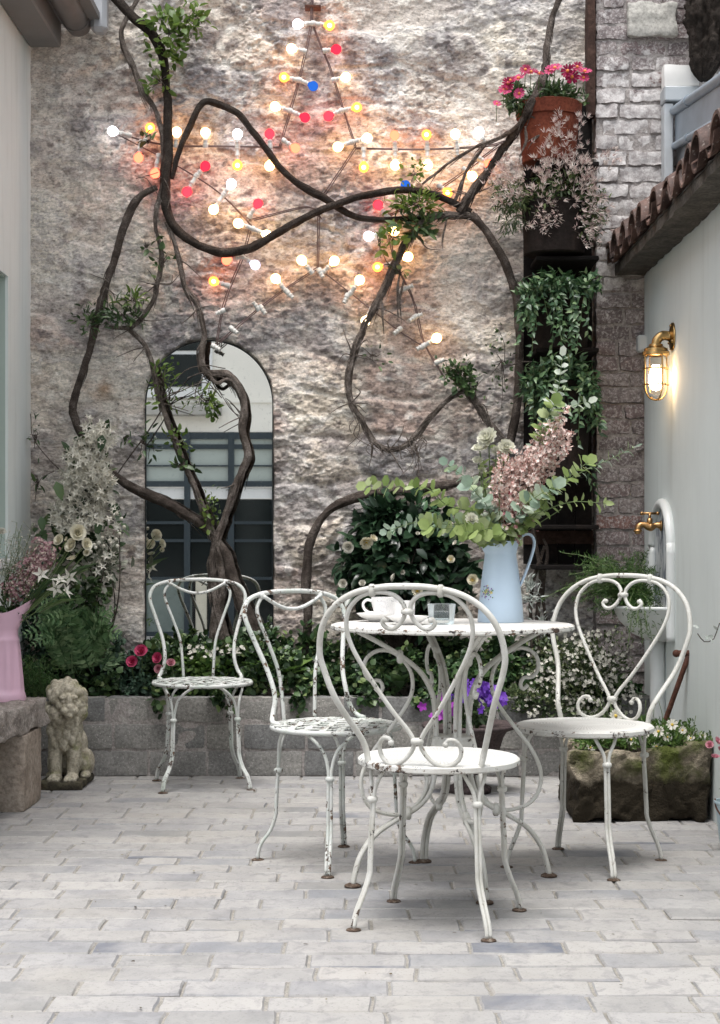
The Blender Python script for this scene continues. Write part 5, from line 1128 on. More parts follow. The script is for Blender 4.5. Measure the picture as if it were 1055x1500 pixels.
# ground cover across the bed
mb = MB()
for x in np.arange(40, 930, 14):
    yb = 988 if 370 < x < 760 else 1003
    bush(mb, pix(x+RNG.normal(0, 6), yb+RNG.normal(0, 8), RNG.uniform(7.03, 7.28)), (26*SB, .07, RNG.uniform(20, 42)*SB), 130, 9, .031, .026, LEAF, 0, .25, .45, .3)
for x in np.arange(380, 800, 22): bush(mb, pix(x, 955+RNG.normal(0, 10), 7.3), (24*SB, .05, 34*SB), 110, 8, .034, .026, LEAF, 0, .25, .45, .3)
for x in np.arange(222, 402, 15): bush(mb, pix(x, 958+RNG.normal(0, 6), RNG.uniform(7.1, 7.3)), (24*SB, .06, 30*SB), 120, 8, .032, .024, LEAF, 0, .3, .45, .3)
for x in (232, 310, 330, 437, 448, 532, 540, 610, 640, 655, 770, 800): bush(mb, pix(x, 1022, 6.97), (14*SB, .03, RNG.uniform(12, 30)*SB), 34, 4, .032, .028, LEAF, 0, -.2, .45, .3)
o = mb.build('ground_cover', m_ivy); tag(o, 'dark ivy and mixed ground cover filling the planting bed', 'ground cover', kind='stuff')
# camellia
t = thing('camellia_bush', 'dark glossy camellia bush with cream blooms against the wall behind the table', 'shrub', pix(590, 940, 7.2)); mb = MB()
p, cc = bush(mb, pix(592, 828, 7.2), (104*SB, .17, 100*SB), 2300, 75, .074, .040, LEAF, 0, .05, .3, .45, .1); p, c2 = bush(mb, pix(590, 765, 7.2), (62*SB, .12, 48*SB), 520, 24, .064, .024, LEAF, 0, .1, .35, .4)
mb.build('foliage', m_cam, t); mb = MB(); twigs(mb, pix(590, 960, 7.22), np.vstack([cc, c2]), .007, .002, 0); mb.build('branches', m_barkd, t)
for x, y, r, kd in ((536, 793, 13, 1), (511, 801, 11, 0), (572, 845, 9, 0), (531, 855, 7, 0), (668, 796, 7, 0), (661, 820, 8, 1), (693, 850, 11, 1), (503, 855, 9, 0), (612, 782, 5, 0), (612, 866, 10, 1), (590, 838, 5, 0), (546, 790, 9, 1)):
    mb = MB(); flower_mesh(mb, pix(x, y, 6.98), camdir(.35, .2), r*.80*SB*RNG.uniform(.8, 1.1), 'camellia', 0, 1 if kd else None); mb.build('flower', [m_creamp if kd else m_whitep, m_yellow], t)
# silver leaved plant right of the jug
m_silver = leafmat('silver_leaf', [(0, (.30, .34, .31)), (1, (.58, .62, .58))], .6, .15)
t = thing('silver_plant', 'silver leaved plant on a brown stem just right of the blue jug', 'plant', pix(790, 1000, 7.2)); mb = MB()
bush(mb, pix(777, 872, 7.15), (18*SB, .04, 26*SB), 90, 12, .040, .008, SHARP, 0, .2, .5, .3); bush(mb, pix(796, 915, 7.15), (34*SB, .05, 22*SB), 90, 14, .032, .008, SHARP, 0, .2, .5, .3); mb.build('foliage', m_silver, t)
for c in (((792, 960, 5), (788, 900, 5), (792, 850, 4.5), (785, 800, 4), (781, 745, 4)), ((780, 950, 4), (778, 880, 4), (787, 830, 3.5), (798, 800, 3)), ((806, 940, 3), (796, 870, 3), (801, 810, 3), (796, 790, 2))): stem(list(c), m_barkm, t, .2, 7.2, fray=14)
# white flowering bush, right end of the bed
t = thing('white_flower_bush', 'mound of tiny white flowers spilling over the bed behind the right hand chair', 'shrub', pix(860, 1030, 7.0)); mb = MB()
for x, y, rx, rz, n in ((862, 1015, 72, 46, 1500), (800, 1030, 50, 34, 700), (835, 970, 66, 44, 1100), (880, 965, 52, 46, 800), (760, 1020, 34, 26, 340)): bush(mb, pix(x, y, 6.98), (rx*SB, .12, rz*SB), n, 34, .022, .009, LEAF, 0, .3, .3, .4)
bush(mb, pix(858, 1055, 6.9), (62*SB, .07, 22*SB), 420, 20, .022, .009, LEAF, 0, .0, .3, .4)
mb.build('foliage', leafmat('sage_leaf', [(0, (.035, .06, .025)), (.6, (.08, .115, .045)), (1, (.17, .20, .09))], .5, .2), t); mb = MB()
for x, y, rx, rz, n in ((866, 1015, 74, 48, 250), (835, 970, 66, 46, 170), (880, 965, 52, 48, 110), (800, 1028, 46, 32, 60)):
    p, _ = clump_points(pix(x, y, 6.93), (rx*SB, .10, rz*SB), n, 60, .25, .7)
    for q in p: flower_mesh(mb, q, camdir(.5, .4), RNG.uniform(.0065, .0105), 'floret')
tag(mb.build('blossom', m_whitep, t), kind='stuff')
# fern in the fountain basin
t = thing('asparagus_fern', 'feathery green fern sitting in the white wall fountain basin', 'fern', (1.16, 6.78, .72)); mb = MB()
def plume(mb, c, tip, n, r, L=.020, Wd=.0040, kd=SHARP):
    mid = (c+tip)/2+np.array([0, 0, .10*np.linalg.norm(tip-c)*2]); p = spline([c, mid, tip], .01); mb.tube(p, .0012, 4, 1); i = RNG.integers(len(p)//5, len(p), n)
    rr = r*np.sin(np.pi*np.clip(i/len(p)*.9+.1, 0, 1)); q = p[i]+rdir(n)*rr[:, None]*RNG.random((n, 1)); leaves(mb, q, unit(rdir(n)+unit(q-p[i])+np.array([0, 0, .2])), rdir(n), L*RNG.uniform(.6, 1.2, n), Wd, kd)
fc = np.array([1.15, 6.76, .74])
for _ in range(120):
    tip = pix(RNG.normal(902, 36), RNG.uniform(806, 905), RNG.uniform(6.62, 6.9)); plume(mb, fc+RNG.normal(size=3)*.03, tip, 60, .035)
for _ in range(18): plume(mb, fc, pix(RNG.uniform(905, 975), RNG.uniform(885, 955), RNG.uniform(6.5, 6.62)), 30, .02)
for _ in range(26): plume(mb, fc, pix(RNG.uniform(835, 880), RNG.uniform(840, 880), RNG.uniform(6.7, 6.9)), 30, .022)
mb.build('frond', [leafmat('feather_fern', [(0, (.028, .075, .018)), (.5, (.05, .12, .025)), (1, (.11, .19, .05))], .5, .3), m_stemg], t)
# trough planting
t = thing('daisy_plant', 'low green cushion with white daisies filling the stone trough', 'plant', (1.0, 6.08, .25)); mb = MB()
for x in np.linspace(.82, 1.22, 9):
    for y in np.linspace(5.9, 6.3, 5): bush(mb, (x+RNG.normal(0, .015), y+RNG.normal(0, .015), .275), (.06, .05, .055 if x > .95 else .03), 110, 8, .020, .008, LEAF, 0, .6, .45, .2)
for _ in range(16):
    c = np.array([RNG.uniform(.85, 1.26), RNG.uniform(5.85, 6.2), .26]); tip = c+np.array([RNG.normal(0, .03), RNG.normal(0, .03), RNG.uniform(.08, .17)]); mb.tube(spline([c, (c+tip)/2+RNG.normal(size=3)*.01, tip], .02), .0012, 4, 1)
mb.build('foliage', [m_fresh, m_stemg], t)
for x, y, r in ((902, 1049, 11), (878, 1079, 10), (925, 1084, 9), (965, 1072, 10), (978, 1080, 8), (962, 1095, 10), (985, 1062, 10), (1000, 1070, 7), (1012, 1082, 7), (872, 1062, 8), (1030, 1078, 6), (865, 1096, 8), (944, 1076, 8)):
    mb = MB(); flower_mesh(mb, P(x, y, 5.9), camdir(.4, .7), r*.9*5.9/F, 'daisy', 0, 1); mb.build('flower', [m_whitep, m_yellow], t)
t = thing('pink_flower', 'pale pink flowers and a thin arching twig rising from the pale blue pail', 'flowers', (1.212, 5.30, .16)); mb = MB()
for x, y in ((1040, 1092), (1048, 1110), (1056, 1100), (1050, 1086), (1062, 1115)): flower_mesh(mb, P(x, y, 5.24), camdir(.4, .4), .014, 'rose', 0)
bush(mb, (1.212, 5.29, .19), (.06, .05, .05), 70, 6, .03, .012, LEAF, 1)
tw = [np.array([1.212, 5.3, .15]), np.array([1.24, 5.31, .5]), P(1060, 915, 5.3), P(1046, 936, 5.3), P(1032, 940, 5.3), P(1022, 928, 5.3)]; mb.tube(spline(tw, .02), .0018, 5, 2)
for x, y in ((1024, 920), (1036, 938), (1046, 932), (1053, 922), (1040, 934)): leaves(mb, P(x, y, 5.3), rdir(1, .5), camdir(), .022, .012, LEAF, 3)
mb.build('blossom', [m_pinkp, m_fresh, m_barkm, m_silver], t)
# pansies in the urn
t = thing('pansies', 'violet and magenta pansies growing in the dark urn', 'flowers', UC+np.array([0, 0, .26])); mb = MB()
bush(mb, UC+np.array([0, -.02, .31]), (.14, .11, .06), 340, 22, .036, .018, LEAF, 0, .3, .4, .3); mb.build('foliage', m_leafd, t)
m_violet = petmat('violet_petal', (.09, .025, .30), (.18, .06, .46)); m_mag = petmat('magenta_petal', (.22, .02, .28), (.36, .05, .42)); mb = MB()
for x, y in [(RNG.normal(672, 12), RNG.normal(1012, 6)) for _ in range(12)]+[(RNG.normal(722, 14), RNG.normal(1022, 8)) for _ in range(20)]+[(RNG.normal(700, 14), RNG.normal(1008, 6)) for _ in range(9)]: flower_mesh(mb, P(x, y, RNG.uniform(6.40, 6.5)), camdir(.4, .5), .021, 'floret', 0)
for x, y in [(RNG.normal(652, 10), RNG.normal(1040, 10)) for _ in range(14)]: flower_mesh(mb, P(x, y, RNG.uniform(6.38, 6.46)), camdir(.4, .3), .020, 'floret', 1)
tag(mb.build('blossom', [m_violet, m_mag], t), kind='stuff')
# ================================================================== LEFT CORNER PLANTS
m_jas = leafmat('jasmine_petal', [(0, (.56, .53, .44)), (.6, (.70, .67, .58)), (1, (.78, .76, .68))], .5, .2)
t = thing('jasmine_climber', 'column of starry cream jasmine flowers with dark leaves against the left of the wall', 'climber', pix(120, 980, 7.2)); mb = MB()
blobs = ((145, 640, 26, 28, 70), (118, 672, 26, 24, 60), (140, 690, 36, 32, 120), (112, 712, 32, 32, 100), (150, 715, 26, 26, 70), (92, 755, 26, 24, 70), (118, 770, 26, 20, 60), (140, 750, 26, 16, 30), (160, 770, 24, 40, 26), (150, 820, 22, 40, 22))
p_all = []
for x, y, rx, rz, n in blobs:
    bush(mb, pix(x, y, 7.19), (rx*SB*.9, .07, rz*SB*.9), int(n*.5)+12, 10, .05, .026, LEAF, 0, .1, .4, .2)
for x, y, rx, rz, n in ((150, 830, 30, 60, 120), (115, 800, 40, 30, 110), (65, 770, 26, 16, 14)): bush(mb, pix(x, y, 7.22), (rx*SB, .06, rz*SB), n, 14, .06, .032, LEAF, 0, .1, .4, .3)
for x, y, L in ((82, 720, .09), (60, 768, .07), (172, 745, .05), (150, 650, .08), (145, 775, .07)): leaves(mb, pix(x, y, 7.08)+np.array([0, 0, L*.5]), np.array([[RNG.normal(0, .25), -.2, -1]]), np.array([[.3, -1, .2]]), L, L*.5, LEAF)
stem_pts = spline([pix(130, 985, 7.25), pix(140, 900, 7.25), pix(128, 800, 7.25), pix(135, 700, 7.25), pix(148, 625, 7.25)], .03); mb.tube(stem_pts, .008, 7, 1)
mb.build('foliage', [m_leafd, m_barkm], t); mb = MB()
for x, y, rx, rz, n in blobs:
    p, _ = clump_points(pix(x, y, 7.13), (rx*SB, .075, rz*SB), int(n*1.55), max(5, n//3), .5, .5)
    for q in p:
        flower_mesh(mb, q, camdir(.55, .15), RNG.uniform(.017, .027), 'star', 0)
        if RNG.random() < .3: d = camdir(.9, .4); leaves(mb, q, d, camdir(), .026, .005, LEAF)
tag(mb.build('blossom', m_jas, t), kind='stuff')
# pale berried shrub sprays just below
t = thing('white_shrub', 'loose shrub with small white buds and pale leaves in the corner of the bed', 'shrub', pix(150, 1000, 7.15)); mb = MB()
bush(mb, pix(150, 840, 7.12), (40*SB, .06, 55*SB), 130, 22, .045, .02, LEAF, 0, .1, .5, .4); bush(mb, pix(120, 880, 7.1), (44*SB, .07, 40*SB), 240, 22, .045, .022, LEAF, 1, .1, .5, .3); twigs(mb, pix(140, 1000, 7.15), [pix(x, y, 7.1) for x, y in ((175, 770), (160, 800), (140, 830), (120, 860), (165, 850), (100, 880))], .006, .002, 2)
mb.build('foliage', [leafmat('pale_leaf', [(0, (.16, .18, .13)), (1, (.46, .46, .38))], .5, .2), m_leafd, m_barkm], t); mb = MB()
for x, y in ((145, 795), (152, 800), (140, 802), (160, 792), (172, 800), (133, 808), (138, 798), (150, 788), (170, 790), (175, 782), (178, 760), (171, 752), (182, 772)): mb.ball(pix(x, y, 7.04), .0085, 10, 7)
for x, y in ((160, 760), (172, 770), (180, 785), (152, 758), (145, 765), (168, 745), (150, 830), (160, 845), (155, 815), (142, 838)): flower_mesh(mb, pix(x, y, 7.05), camdir(.4), .022, 'star', 0)
mb.build('blossom', m_jas, t)
# ferny foliage
def frond(mb, base, tip, wd, n=15, mi=0, sag=.25, L0=None):
    base = np.asarray(base, float); tip = np.asarray(tip, float); ln = np.linalg.norm(tip-base); m = (base+tip)/2+np.array([0, 0, ln*sag])
    p = spline([base, m, tip], ln/40); mb.tube(p, np.linspace(.0026, .0008, len(p)), 5, mi); T = unit(np.gradient(p, axis=0)); nn = unit(np.cross(T, np.array([0, -1.0, .3]))+1e-6); up = np.cross(nn, T)
    s = np.linspace(.12, 1, n); i = (s*(len(p)-1)).astype(int)
    for sg in (-1, 1):
        w_ = wd*np.sin(np.pi*np.clip(.12+s*.85, 0, 1))**.8; d = unit(nn[i]*sg+T[i]*.55+RNG.normal(size=(n, 3))*.1+np.array([0, 0, -.15])); leaves(mb, p[i], d, up[i]+RNG.normal(size=(n, 3))*.15, w_, w_*.36, SHARP, mi)
        for f in (.45,):
            leaves(mb, p[i]+d*w_[:, None]*f, unit(d+T[i]*.9), up[i], w_*.42, w_*.18, SHARP, mi); leaves(mb, p[i]+d*w_[:, None]*f, unit(d-T[i]*.6), up[i], w_*.36, w_*.14, SHARP, mi)
m_fernb = leafmat('blue_fern', [(0, (.06, .13, .055)), (.5, (.13, .24, .10)), (1, (.25, .36, .18))], .5, .25)
t = thing('leafy_fern', 'large feathery green fern growing behind the stone bench', 'fern', pix(120, 1000, 7.05)); mb = MB(); b0 = pix(118, 985, 7.08)
for x, y, wd in ((45, 905, .07), (60, 880, .08), (85, 862, .09), (110, 868, .09), (135, 880, .09), (160, 905, .09), (178, 930, .08), (182, 955, .07), (150, 945, .07), (30, 930, .07), (45, 945, .06), (70, 935, .07), (95, 915, .08), (175, 890, .07), (125, 910, .08), (38, 880, .06), (100, 890, .07), (150, 918, .07), (65, 905, .07)):
    frond(mb, b0+RNG.normal(size=3)*np.array([.04, .03, .01]), pix(x, y, RNG.uniform(6.8, 7.15)), wd)
mb.build('frond', m_fernb, t)
t = thing('bright_fern', 'small bright green fern low beside the pink jug', 'fern', pix(55, 1020, 6.9)); mb = MB(); b0 = pix(52, 1018, 6.9)
for k in range(30): plume(mb, b0+RNG.normal(size=3)*.03, pix(RNG.normal(50, 20), RNG.uniform(958, 1005), RNG.uniform(6.75, 7.0)), 60, .03, .018, .003)
mb.build('frond', [m_fern, m_stemg], t)
t = thing('dark_shrub', 'dark small leaved shrub filling the corner behind the fern', 'shrub', pix(70, 1000, 7.25)); mb = MB()
for x, y, rx, rz, n in ((60, 930, 45, 70, 700), (120, 950, 50, 60, 500), (160, 985, 34, 34, 320), (95, 1000, 60, 26, 360), (45, 860, 30, 40, 200)): bush(mb, pix(x, y, 7.26), (rx*SB, .07, rz*SB), n, 30, .032, .018, LEAF, 0, .2, .35, .3)
mb.build('foliage', m_rosel, t)

# ================================================================== BOUQUET IN THE PINK JUG
JT = PJ+np.array([0, 0, .25]); YJ = 6.26; SJ = YJ/F
def pj(x, y, dy=0): return P(x, y, YJ+dy)
t = thing('bouquet', 'mauve hydrangea, white lilies and cream globe flowers arranged in the pink jug', 'bouquet', JT)
m_mauve = leafmat('mauve_floret', [(0, (.20, .085, .10)), (.5, (.36, .20, .22)), (.8, (.52, .38, .36)), (1, (.62, .54, .42))], .6, .2)
mb = MB(); 
for (x, y, rx, rz, n) in ((62, 812, 24, 26, 210), (42, 838, 24, 26, 210), (24, 862, 20, 22, 150)):
    p, _ = clump_points(pj(x, y), (rx*SJ, .055, rz*SJ), n, 30, .45, .75)
    for q in p: flower_mesh(mb, q, unit((q-pj(x, y)+np.array([0, -.04, .02]))[None])[0], .0085, 'floret')
tag(mb.build('hydrangea', m_mauve, t), kind='stuff')
for x, y, r in ((88, 792, 14), (106, 800, 16), (113, 781, 16), (125, 798, 15), (106, 820, 12), (127, 810, 7), (98, 790, 6)):
    mb = MB(); c = pj(x, y, -.02); flower_mesh(mb, c, camdir(.45, .5), r*SJ*RNG.uniform(.62, .8), 'rose'); mb.tube(spline([c, (c+JT)/2+np.array([.03, 0, .02]), JT], .03), .0022, 5, 1); mb.build('globe_flower', [m_creamp, m_stemg], t)
for x, y in ((60, 842), (88, 850), (96, 866), (82, 862), (102, 845)):
    mb = MB(); c = pj(x, y, -.05); flower_mesh(mb, c, camdir(.5, .2), .036, 'star'); mb.tube(spline([c, (c+JT)/2, JT], .03), .002, 5, 1); mb.build('lily', [m_whitep, m_stemg], t)
mb = MB()
for x, y in ((75, 848), (60, 870), (95, 878), (110, 838), (30, 875), (20, 882), (48, 880), (120, 830), (10, 850)): 
    c = pj(x, y, RNG.uniform(-.03, .04)); d = unit((c-JT)[None]); leaves(mb, JT+(c-JT)*.55, d, np.array([[0, -.3, 1.0]]), np.linalg.norm(c-JT)*.6, .035, LEAF)
bush(mb, JT+np.array([.015, 0, .085]), (.08, .06, .03), 80, 12, .05, .018, LEAF, 0, .1, .5, .3); mb.build('foliage', m_leafd, t)
mb = MB()
for k in range(26):
    x, y = RNG.uniform(-5, 55), RNG.uniform(765, 830); c = pj(x, y, RNG.uniform(-.05, .05)); pth = spline([JT, (c+JT)/2+RNG.normal(size=3)*.02, c], .03); mb.tube(pth, .0008, 4, 1)
    for q in pth[len(pth)//2:]:
        for _ in range(2): e = q+RNG.normal(size=3)*.018; mb.tube([q, e], .0005, 3, 1); mb.ball(e, .0026, 5, 3)
flower_mesh(mb, pj(2, 780, -.02), camdir(.3), .018, 'rose')
mb.build('airy_sprig', [m_whitep, m_stemg], t)

# ================================================================== BOUQUET IN THE BLUE JUG
BT = JB+np.array([0, 0, .225]); YBQ = 4.93; SQ = YBQ/F
def pq(x, y, dy=0): return P(x, y, YBQ+dy)
t = thing('bouquet', 'wide spray of eucalyptus, pink blossom and white blooms in the blue jug', 'bouquet', BT)
m_euc = leafmat('eucalyptus_leaf', [(0, (.20, .29, .22)), (.45, (.32, .41, .32)), (.7, (.28, .36, .18)), (1, (.52, .58, .50))], .5, .3)
m_eucp = leafmat('silver_eucalyptus', [(0, (.30, .38, .29)), (.5, (.50, .56, .46)), (1, (.62, .66, .58))], .5, .3)
m_eucy = leafmat('young_eucalyptus', [(0, (.19, .27, .085)), (.6, (.29, .37, .13)), (1, (.42, .48, .27))], .5, .35)
def euc(pts, r0, r1, mat, kind=DISC, step=.021, start=.25, asp=.92):
    pp = spline([BT-np.array([0, 0, .10])]+[BT]+[pq(*q) for q in pts], .004); mb = MB(); mb.tube(pp[::3], np.linspace(.0024, .0009, len(pp[::3])), 6, 1)
    sl_ = np.concatenate([[0], np.cumsum(np.linalg.norm(np.diff(pp, axis=0), axis=1))]); tot = sl_[-1]; s = tot*start; k = 0
    while s < tot:
        i = min(len(pp)-2, int(np.searchsorted(sl_, s))); T = unit((pp[i+1]-pp[i])[None])[0]; f = s/tot; L = (r0+(r1-r0)*f)*RNG.uniform(.75, 1.15)
        n0 = unit(np.cross(T, np.array([0, 1.0, .2]))[None])[0]; n1 = np.cross(T, n0); ph = k*1.4+RNG.normal(0, .3); ax = n0*math.cos(ph)+n1*math.sin(ph)
        for sg in (-1, 1):
            d = unit((ax*sg+T*.45+RNG.normal(size=3)*.12)[None]); leaves(mb, pp[i]+d[0]*.002, d, (T*1.0+np.array([0, -.55, .4])+RNG.normal(size=3)*.25)[None], L, L*asp, kind)
        s += step*(.8+.5*(1-f)); k += 1
    leaves(mb, pp[-1][None], unit((pp[-1]-pp[-3])[None]), np.array([[0, -1.0, .3]]), r1, r1*asp, kind); mb.build('eucalyptus_stem', [mat, m_stemg], t)
euc([(700, 755, -.05), (655, 740, -.09), (625, 715, -.1), (575, 712, -.08), (537, 712, -.06)], .048, .034, m_eucy)
euc([(705, 768, -.08), (660, 768, -.12), (612, 765, -.14), (567, 778, -.15)], .050, .024, m_euc, step=.019)
euc([(690, 772, -.10), (655, 775, -.14), (630, 770, -.16)], .046, .040, m_eucy)
euc([(712, 735, .02), (690, 705, .03), (668, 690, .03), (655, 680, .03)], .046, .030, m_euc)
euc([(715, 745, -.06), (700, 725, -.09), (690, 712, -.1)], .044, .040, m_euc, start=.3)
euc([(755, 740, .05), (785, 680, .07), (805, 620, .08), (818, 570, .07), (824, 522, .06)], .044, .034, m_eucp, step=.026, start=.40, asp=.62)
euc([(770, 700, .05), (800, 630, .02), (830, 600, 0), (862, 588, -.02)], .040, .030, m_eucp, step=.024, start=.64, asp=.7)
euc([(778, 690, .0), (798, 625, -.04), (812, 592, -.05)], .044, .038, m_eucy, step=.02, start=.78)
euc([(775, 755, -.04), (815, 715, -.07), (855, 690, -.08), (895, 672, -.06), (930, 655, -.04)], .036, .030, m_euc, LEAF, .02, .4, .22)
euc([(775, 750, -.06), (805, 720, -.1), (838, 695, -.12), (860, 678, -.12)], .046, .036, m_eucy)
euc([(770, 762, -.08), (805, 745, -.12), (840, 735, -.14), (885, 737, -.15)], .046, .032, m_eucy, LEAF, .024, .3, .55)
euc([(765, 745, -.1), (790, 725, -.14), (812, 712, -.15)], .046, .040, m_euc)
euc([(720, 775, -.1), (700, 780, -.14), (680, 778, -.16)], .044, .036, m_eucy, start=.4)
m_bl = leafmat('pink_blossom', [(0, (.42, .20, .17)), (.3, (.64, .43, .38)), (.7, (.80, .66, .60)), (1, (.84, .78, .72))], .6, .25); m_bld = leafmat('deep_pink_blossom', [(0, (.20, .035, .05)), (.6, (.38, .15, .16)), (1, (.56, .34, .33))], .6, .25)
mb = MB()
for k in range(46):
    f = RNG.random(); x = np.interp(f, [0, .45, 1], [728, 775, 832])+RNG.normal(0, 17)*(1.0-f*.6); y = np.interp(f, [0, .45, 1], [712, 668, 622])+RNG.normal(0, 13)
    tip = pq(x, y, RNG.uniform(-.10, .06)); pth = spline([BT-np.array([0, 0, .05]), BT+(tip-BT)*.45+np.array([RNG.normal(-.004, .012), RNG.normal(0, .015), 0]), tip], .008); mb.tube(pth, .0010, 4, 2)
    k0 = int(len(pth)*.30)
    for i in range(k0, len(pth)):
        g = i/len(pth); rr = .016*(1-.45*g)
        for _ in range(3): q = pth[i]+RNG.normal(size=3)*rr; flower_mesh(mb, q, camdir(.8, .2), RNG.uniform(.0055, .0090), 'floret', 0 if RNG.random() < g*1.6-.1 else 1)
tag(mb.build('blossom_spray', [m_bl, m_bld, m_barkm], t), kind='stuff')
for x, y, r in ((716, 643, 17), (741, 657, 14), (703, 660, 13), (700, 676, 9), (727, 662, 9), (690, 762, 11), (706, 690, 7)):
    mb = MB(); c = pq(x, y, .0 if y < 700 else -.12); flower_mesh(mb, c, camdir(.25, .9), r*SQ*.95, 'pompon'); mb.tube(spline([c, (c+BT)/2+np.array([-.01, 0, 0]), BT], .03), .0020, 5, 1)
    if y < 700:
        for _ in range(5): q = c+(BT-c)*RNG.uniform(.05, .35); leaves(mb, q, rdir(1, .2), camdir(), .03, .011, LEAF, 2)
    mb.build('white_bloom', [petmat('white_bloom_petal', (.70, .70, .56), (.82, .81, .72)), m_stemg, m_eucy], t)
mb = MB(); bush(mb, BT+np.array([0, -.01, .05]), (.075, .07, .045), 130, 14, .04, .018, LEAF, 0, .2, .5, .3); leaves(mb, BT+np.array([[-.005, -.05, .018]]), np.array([[.3, -.6, -.2]]), np.array([[0, -.3, 1.0]]), .03, .028, DISC, 1)
for _ in range(20): tip = pq(RNG.uniform(690, 830), RNG.uniform(690, 760), RNG.uniform(-.1, .1)); mb.tube(spline([BT, (BT+tip)/2, tip], .02), .0012, 4, 2)
mb.build('foliage', [m_eucy, m_leafd, m_stemg], t)

# ================================================================== PLANTS IN THE RACK POTS
def pp_(x, y, dy=0): return P(x, y, 7.14+dy)
SPP = 7.14/F
t = thing('daisy_plant', 'pink and crimson marguerite daisies growing in the terracotta pot', 'flowers', pp_(804, 160)); mb = MB()
bush(mb, pp_(812, 140), (58*SPP, .10, 26*SPP), 900, 34, .034, .010, LEAF, 0, .3, .35, .35); bush(mb, pp_(757, 145), (22*SPP, .07, 28*SPP), 300, 14, .034, .010, LEAF, 0, .1, .35, .3); mb.build('foliage', m_leafd, t)
m_dpink = petmat('pink_daisy_petal', (.45, .03, .14), (.66, .10, .22)); m_dred = petmat('crimson_daisy_petal', (.22, .006, .05), (.42, .02, .09)); m_eye = plain('orange_eye', (.65, .22, .05), .6)
for x, y, r, k in ((760, 115, 12, 0), (778, 106, 11, 1), (744, 122, 10, 1), (738, 132, 9, 0), (743, 130, 9, 0), (761, 137, 9, 0), (813, 100, 12, 0), (806, 103, 9, 0), (832, 104, 11, 1), (838, 112, 11, 1), (857, 105, 11, 0), (855, 114, 9, 0), (748, 118, 9, 1), (770, 102, 9, 1), (728, 152, 7, 0), (846, 98, 9, 1), (790, 108, 8, 1)):
    mb = MB(); c = pp_(x, y, -.12); flower_mesh(mb, c, camdir(.35, .5), r*SPP*.95, 'daisy', 0, 1); mb.tube([c, c+np.array([0, .03, -.07])], .0016, 5, 2); mb.build('flower', [m_dpink if k == 0 else m_dred, m_eye, m_stemg], t)
m_bud = leafmat('jasmine_bud', [(0, (.48, .32, .30)), (.45, (.66, .54, .50)), (1, (.78, .73, .66))], .5, .2); m_jl = leafmat('jasmine_leaf', [(0, (.04, .07, .03)), (.6, (.085, .13, .045)), (1, (.15, .19, .07))], .45, .25)
t = thing('jasmine_plant', 'pink budded white jasmine spilling from the second pot on the rack', 'plant', pp_(812, 300)); mb = MB(); mb2 = MB()
bush(mb, pp_(825, 285), (60*SPP, .10, 40*SPP), 520, 30, .034, .011, LEAF, 0, .1, .4, .35); bush(mb, pp_(755, 285), (36*SPP, .08, 34*SPP), 340, 20, .034, .009, LEAF, 0, -.2, .4, .35); bush(mb, pp_(868, 310), (26*SPP, .06, 44*SPP), 340, 20, .032, .009, LEAF, 0, -.2, .4, .35); bush(mb, pp_(750, 325), (24*SPP, .05, 26*SPP), 170, 12, .03, .004, LEAF, 0, -.6, .4, .35)
for (x, y, rx, rz, n) in ((818, 190, 14, 20, 10), (806, 222, 22, 30, 26), (800, 265, 16, 34, 24), (806, 310, 18, 22, 20), (850, 240, 26, 26, 20), (835, 250, 22, 30, 18), (865, 270, 20, 28, 20), (872, 315, 24, 34, 28), (750, 262, 30, 20, 22), (738, 280, 18, 22, 10), (850, 186, 10, 18, 6), (858, 345, 16, 16, 8), (790, 330, 16, 12, 6), (893, 232, 12, 12, 8)):
    for _ in range(int(n*2.1)):
        c = pp_(RNG.normal(x, rx*.6), RNG.normal(y, rz*.6), RNG.uniform(-.14, -.02)); up = np.array([RNG.normal(0, .5)+(x-815)/90., -.5, 1.0 if y < 300 else -.1])
        k = RNG.integers(5, 10); d = unit(unit(up[None])+RNG.normal(size=(k, 3))*.45); leaves(mb2, np.repeat(c[None], k, 0)+d*.006, d, rdir(k), RNG.uniform(.017, .030, k), .0042, SHARP)
    twigs(mb, pp_(812, 298, -.02), [pp_(x, y, -.06)], .0018, .001, 1)
mb.build('foliage', [m_jl, m_barkm], t); tag(mb2.build('blossom', m_bud, t), kind='stuff')
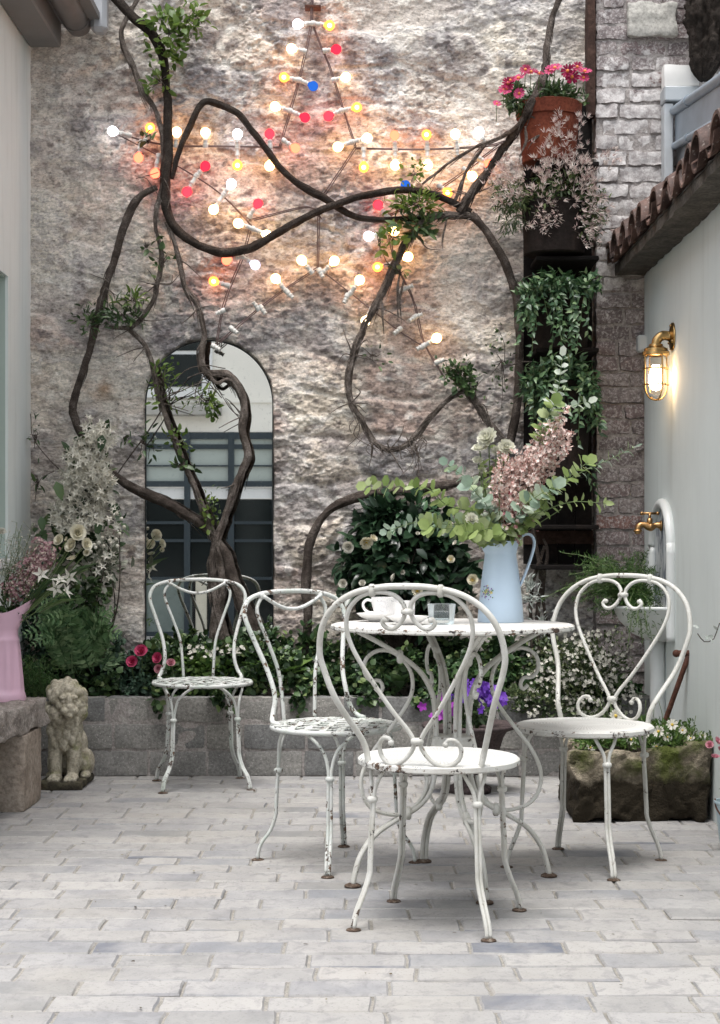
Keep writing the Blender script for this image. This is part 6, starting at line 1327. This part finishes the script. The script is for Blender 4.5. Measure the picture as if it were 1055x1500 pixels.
def ivy(lbl, px, py, clumps):
    t = thing('ivy_plant', lbl, 'ivy', pp_(px, py)); mb = MB()
    for x, y, rx, rz, n in clumps: bush(mb, pp_(x, y, -.06), (rx*SPP, .10, rz*SPP), n, max(8, n//14), .040, .018, SHARP, 0, -.25, .35, .3)
    for _ in range(16):
        x = RNG.uniform(px-44, px+44); c = pp_(x, py, -.1); e = pp_(x+RNG.normal(0, 8), py+RNG.uniform(40, 110), -.16); pth = spline([c, (c+e)/2+np.array([0, -.02, .02]), e], .02); mb.tube(pth, .0012, 4, 1); i = np.arange(1, len(pth)); leaves(mb, pth[i], unit(rdir(len(i))+np.array([0, -.4, -.7])), np.array([0, -1.0, .3])+rdir(len(i))*.4, .034, .016, SHARP)
    mb.build('foliage', [m_iv2, m_leafd], t)
m_iv2 = leafmat('rack_ivy_leaf', [(0, (.026, .062, .030)), (.5, (.055, .12, .052)), (.9, (.12, .20, .09)), (1, (.22, .30, .15))], .4, .15)
ivy('dark star leaved ivy trailing from the third pot of the rack', 820, 420, ((820, 415, 52, 22, 420), (775, 440, 24, 40, 220), (815, 460, 18, 40, 150), (862, 418, 20, 20, 110)))
ivy('denser ivy trailing from the lowest pot of the rack, behind the eucalyptus', 820, 545, ((822, 545, 54, 26, 480), (785, 570, 24, 40, 240), (862, 565, 24, 44, 260), (800, 600, 26, 26, 120), (870, 620, 12, 36, 60), (868, 690, 10, 30, 30)))
# ---- litter on the paving
mb = MB()
for _ in range(130):
    c = np.array([RNG.uniform(-1.3, 1.25), RNG.uniform(3.2, 6.95), .004]); leaves(mb, c, unit(np.array([[RNG.normal(), RNG.normal(), .12]])), np.array([[RNG.normal(0, .2), RNG.normal(0, .2), 1.0]]), RNG.uniform(.005, .016), RNG.uniform(.003, .007), LEAF)
o = mb.build('leaf_litter', leafmat('dry_leaf', [(0, (.04, .03, .02)), (.6, (.12, .09, .05)), (1, (.30, .27, .2))], .8, .1)); tag(o, 'scattered scraps of dry leaf on the brick paving', 'leaves', kind='stuff')
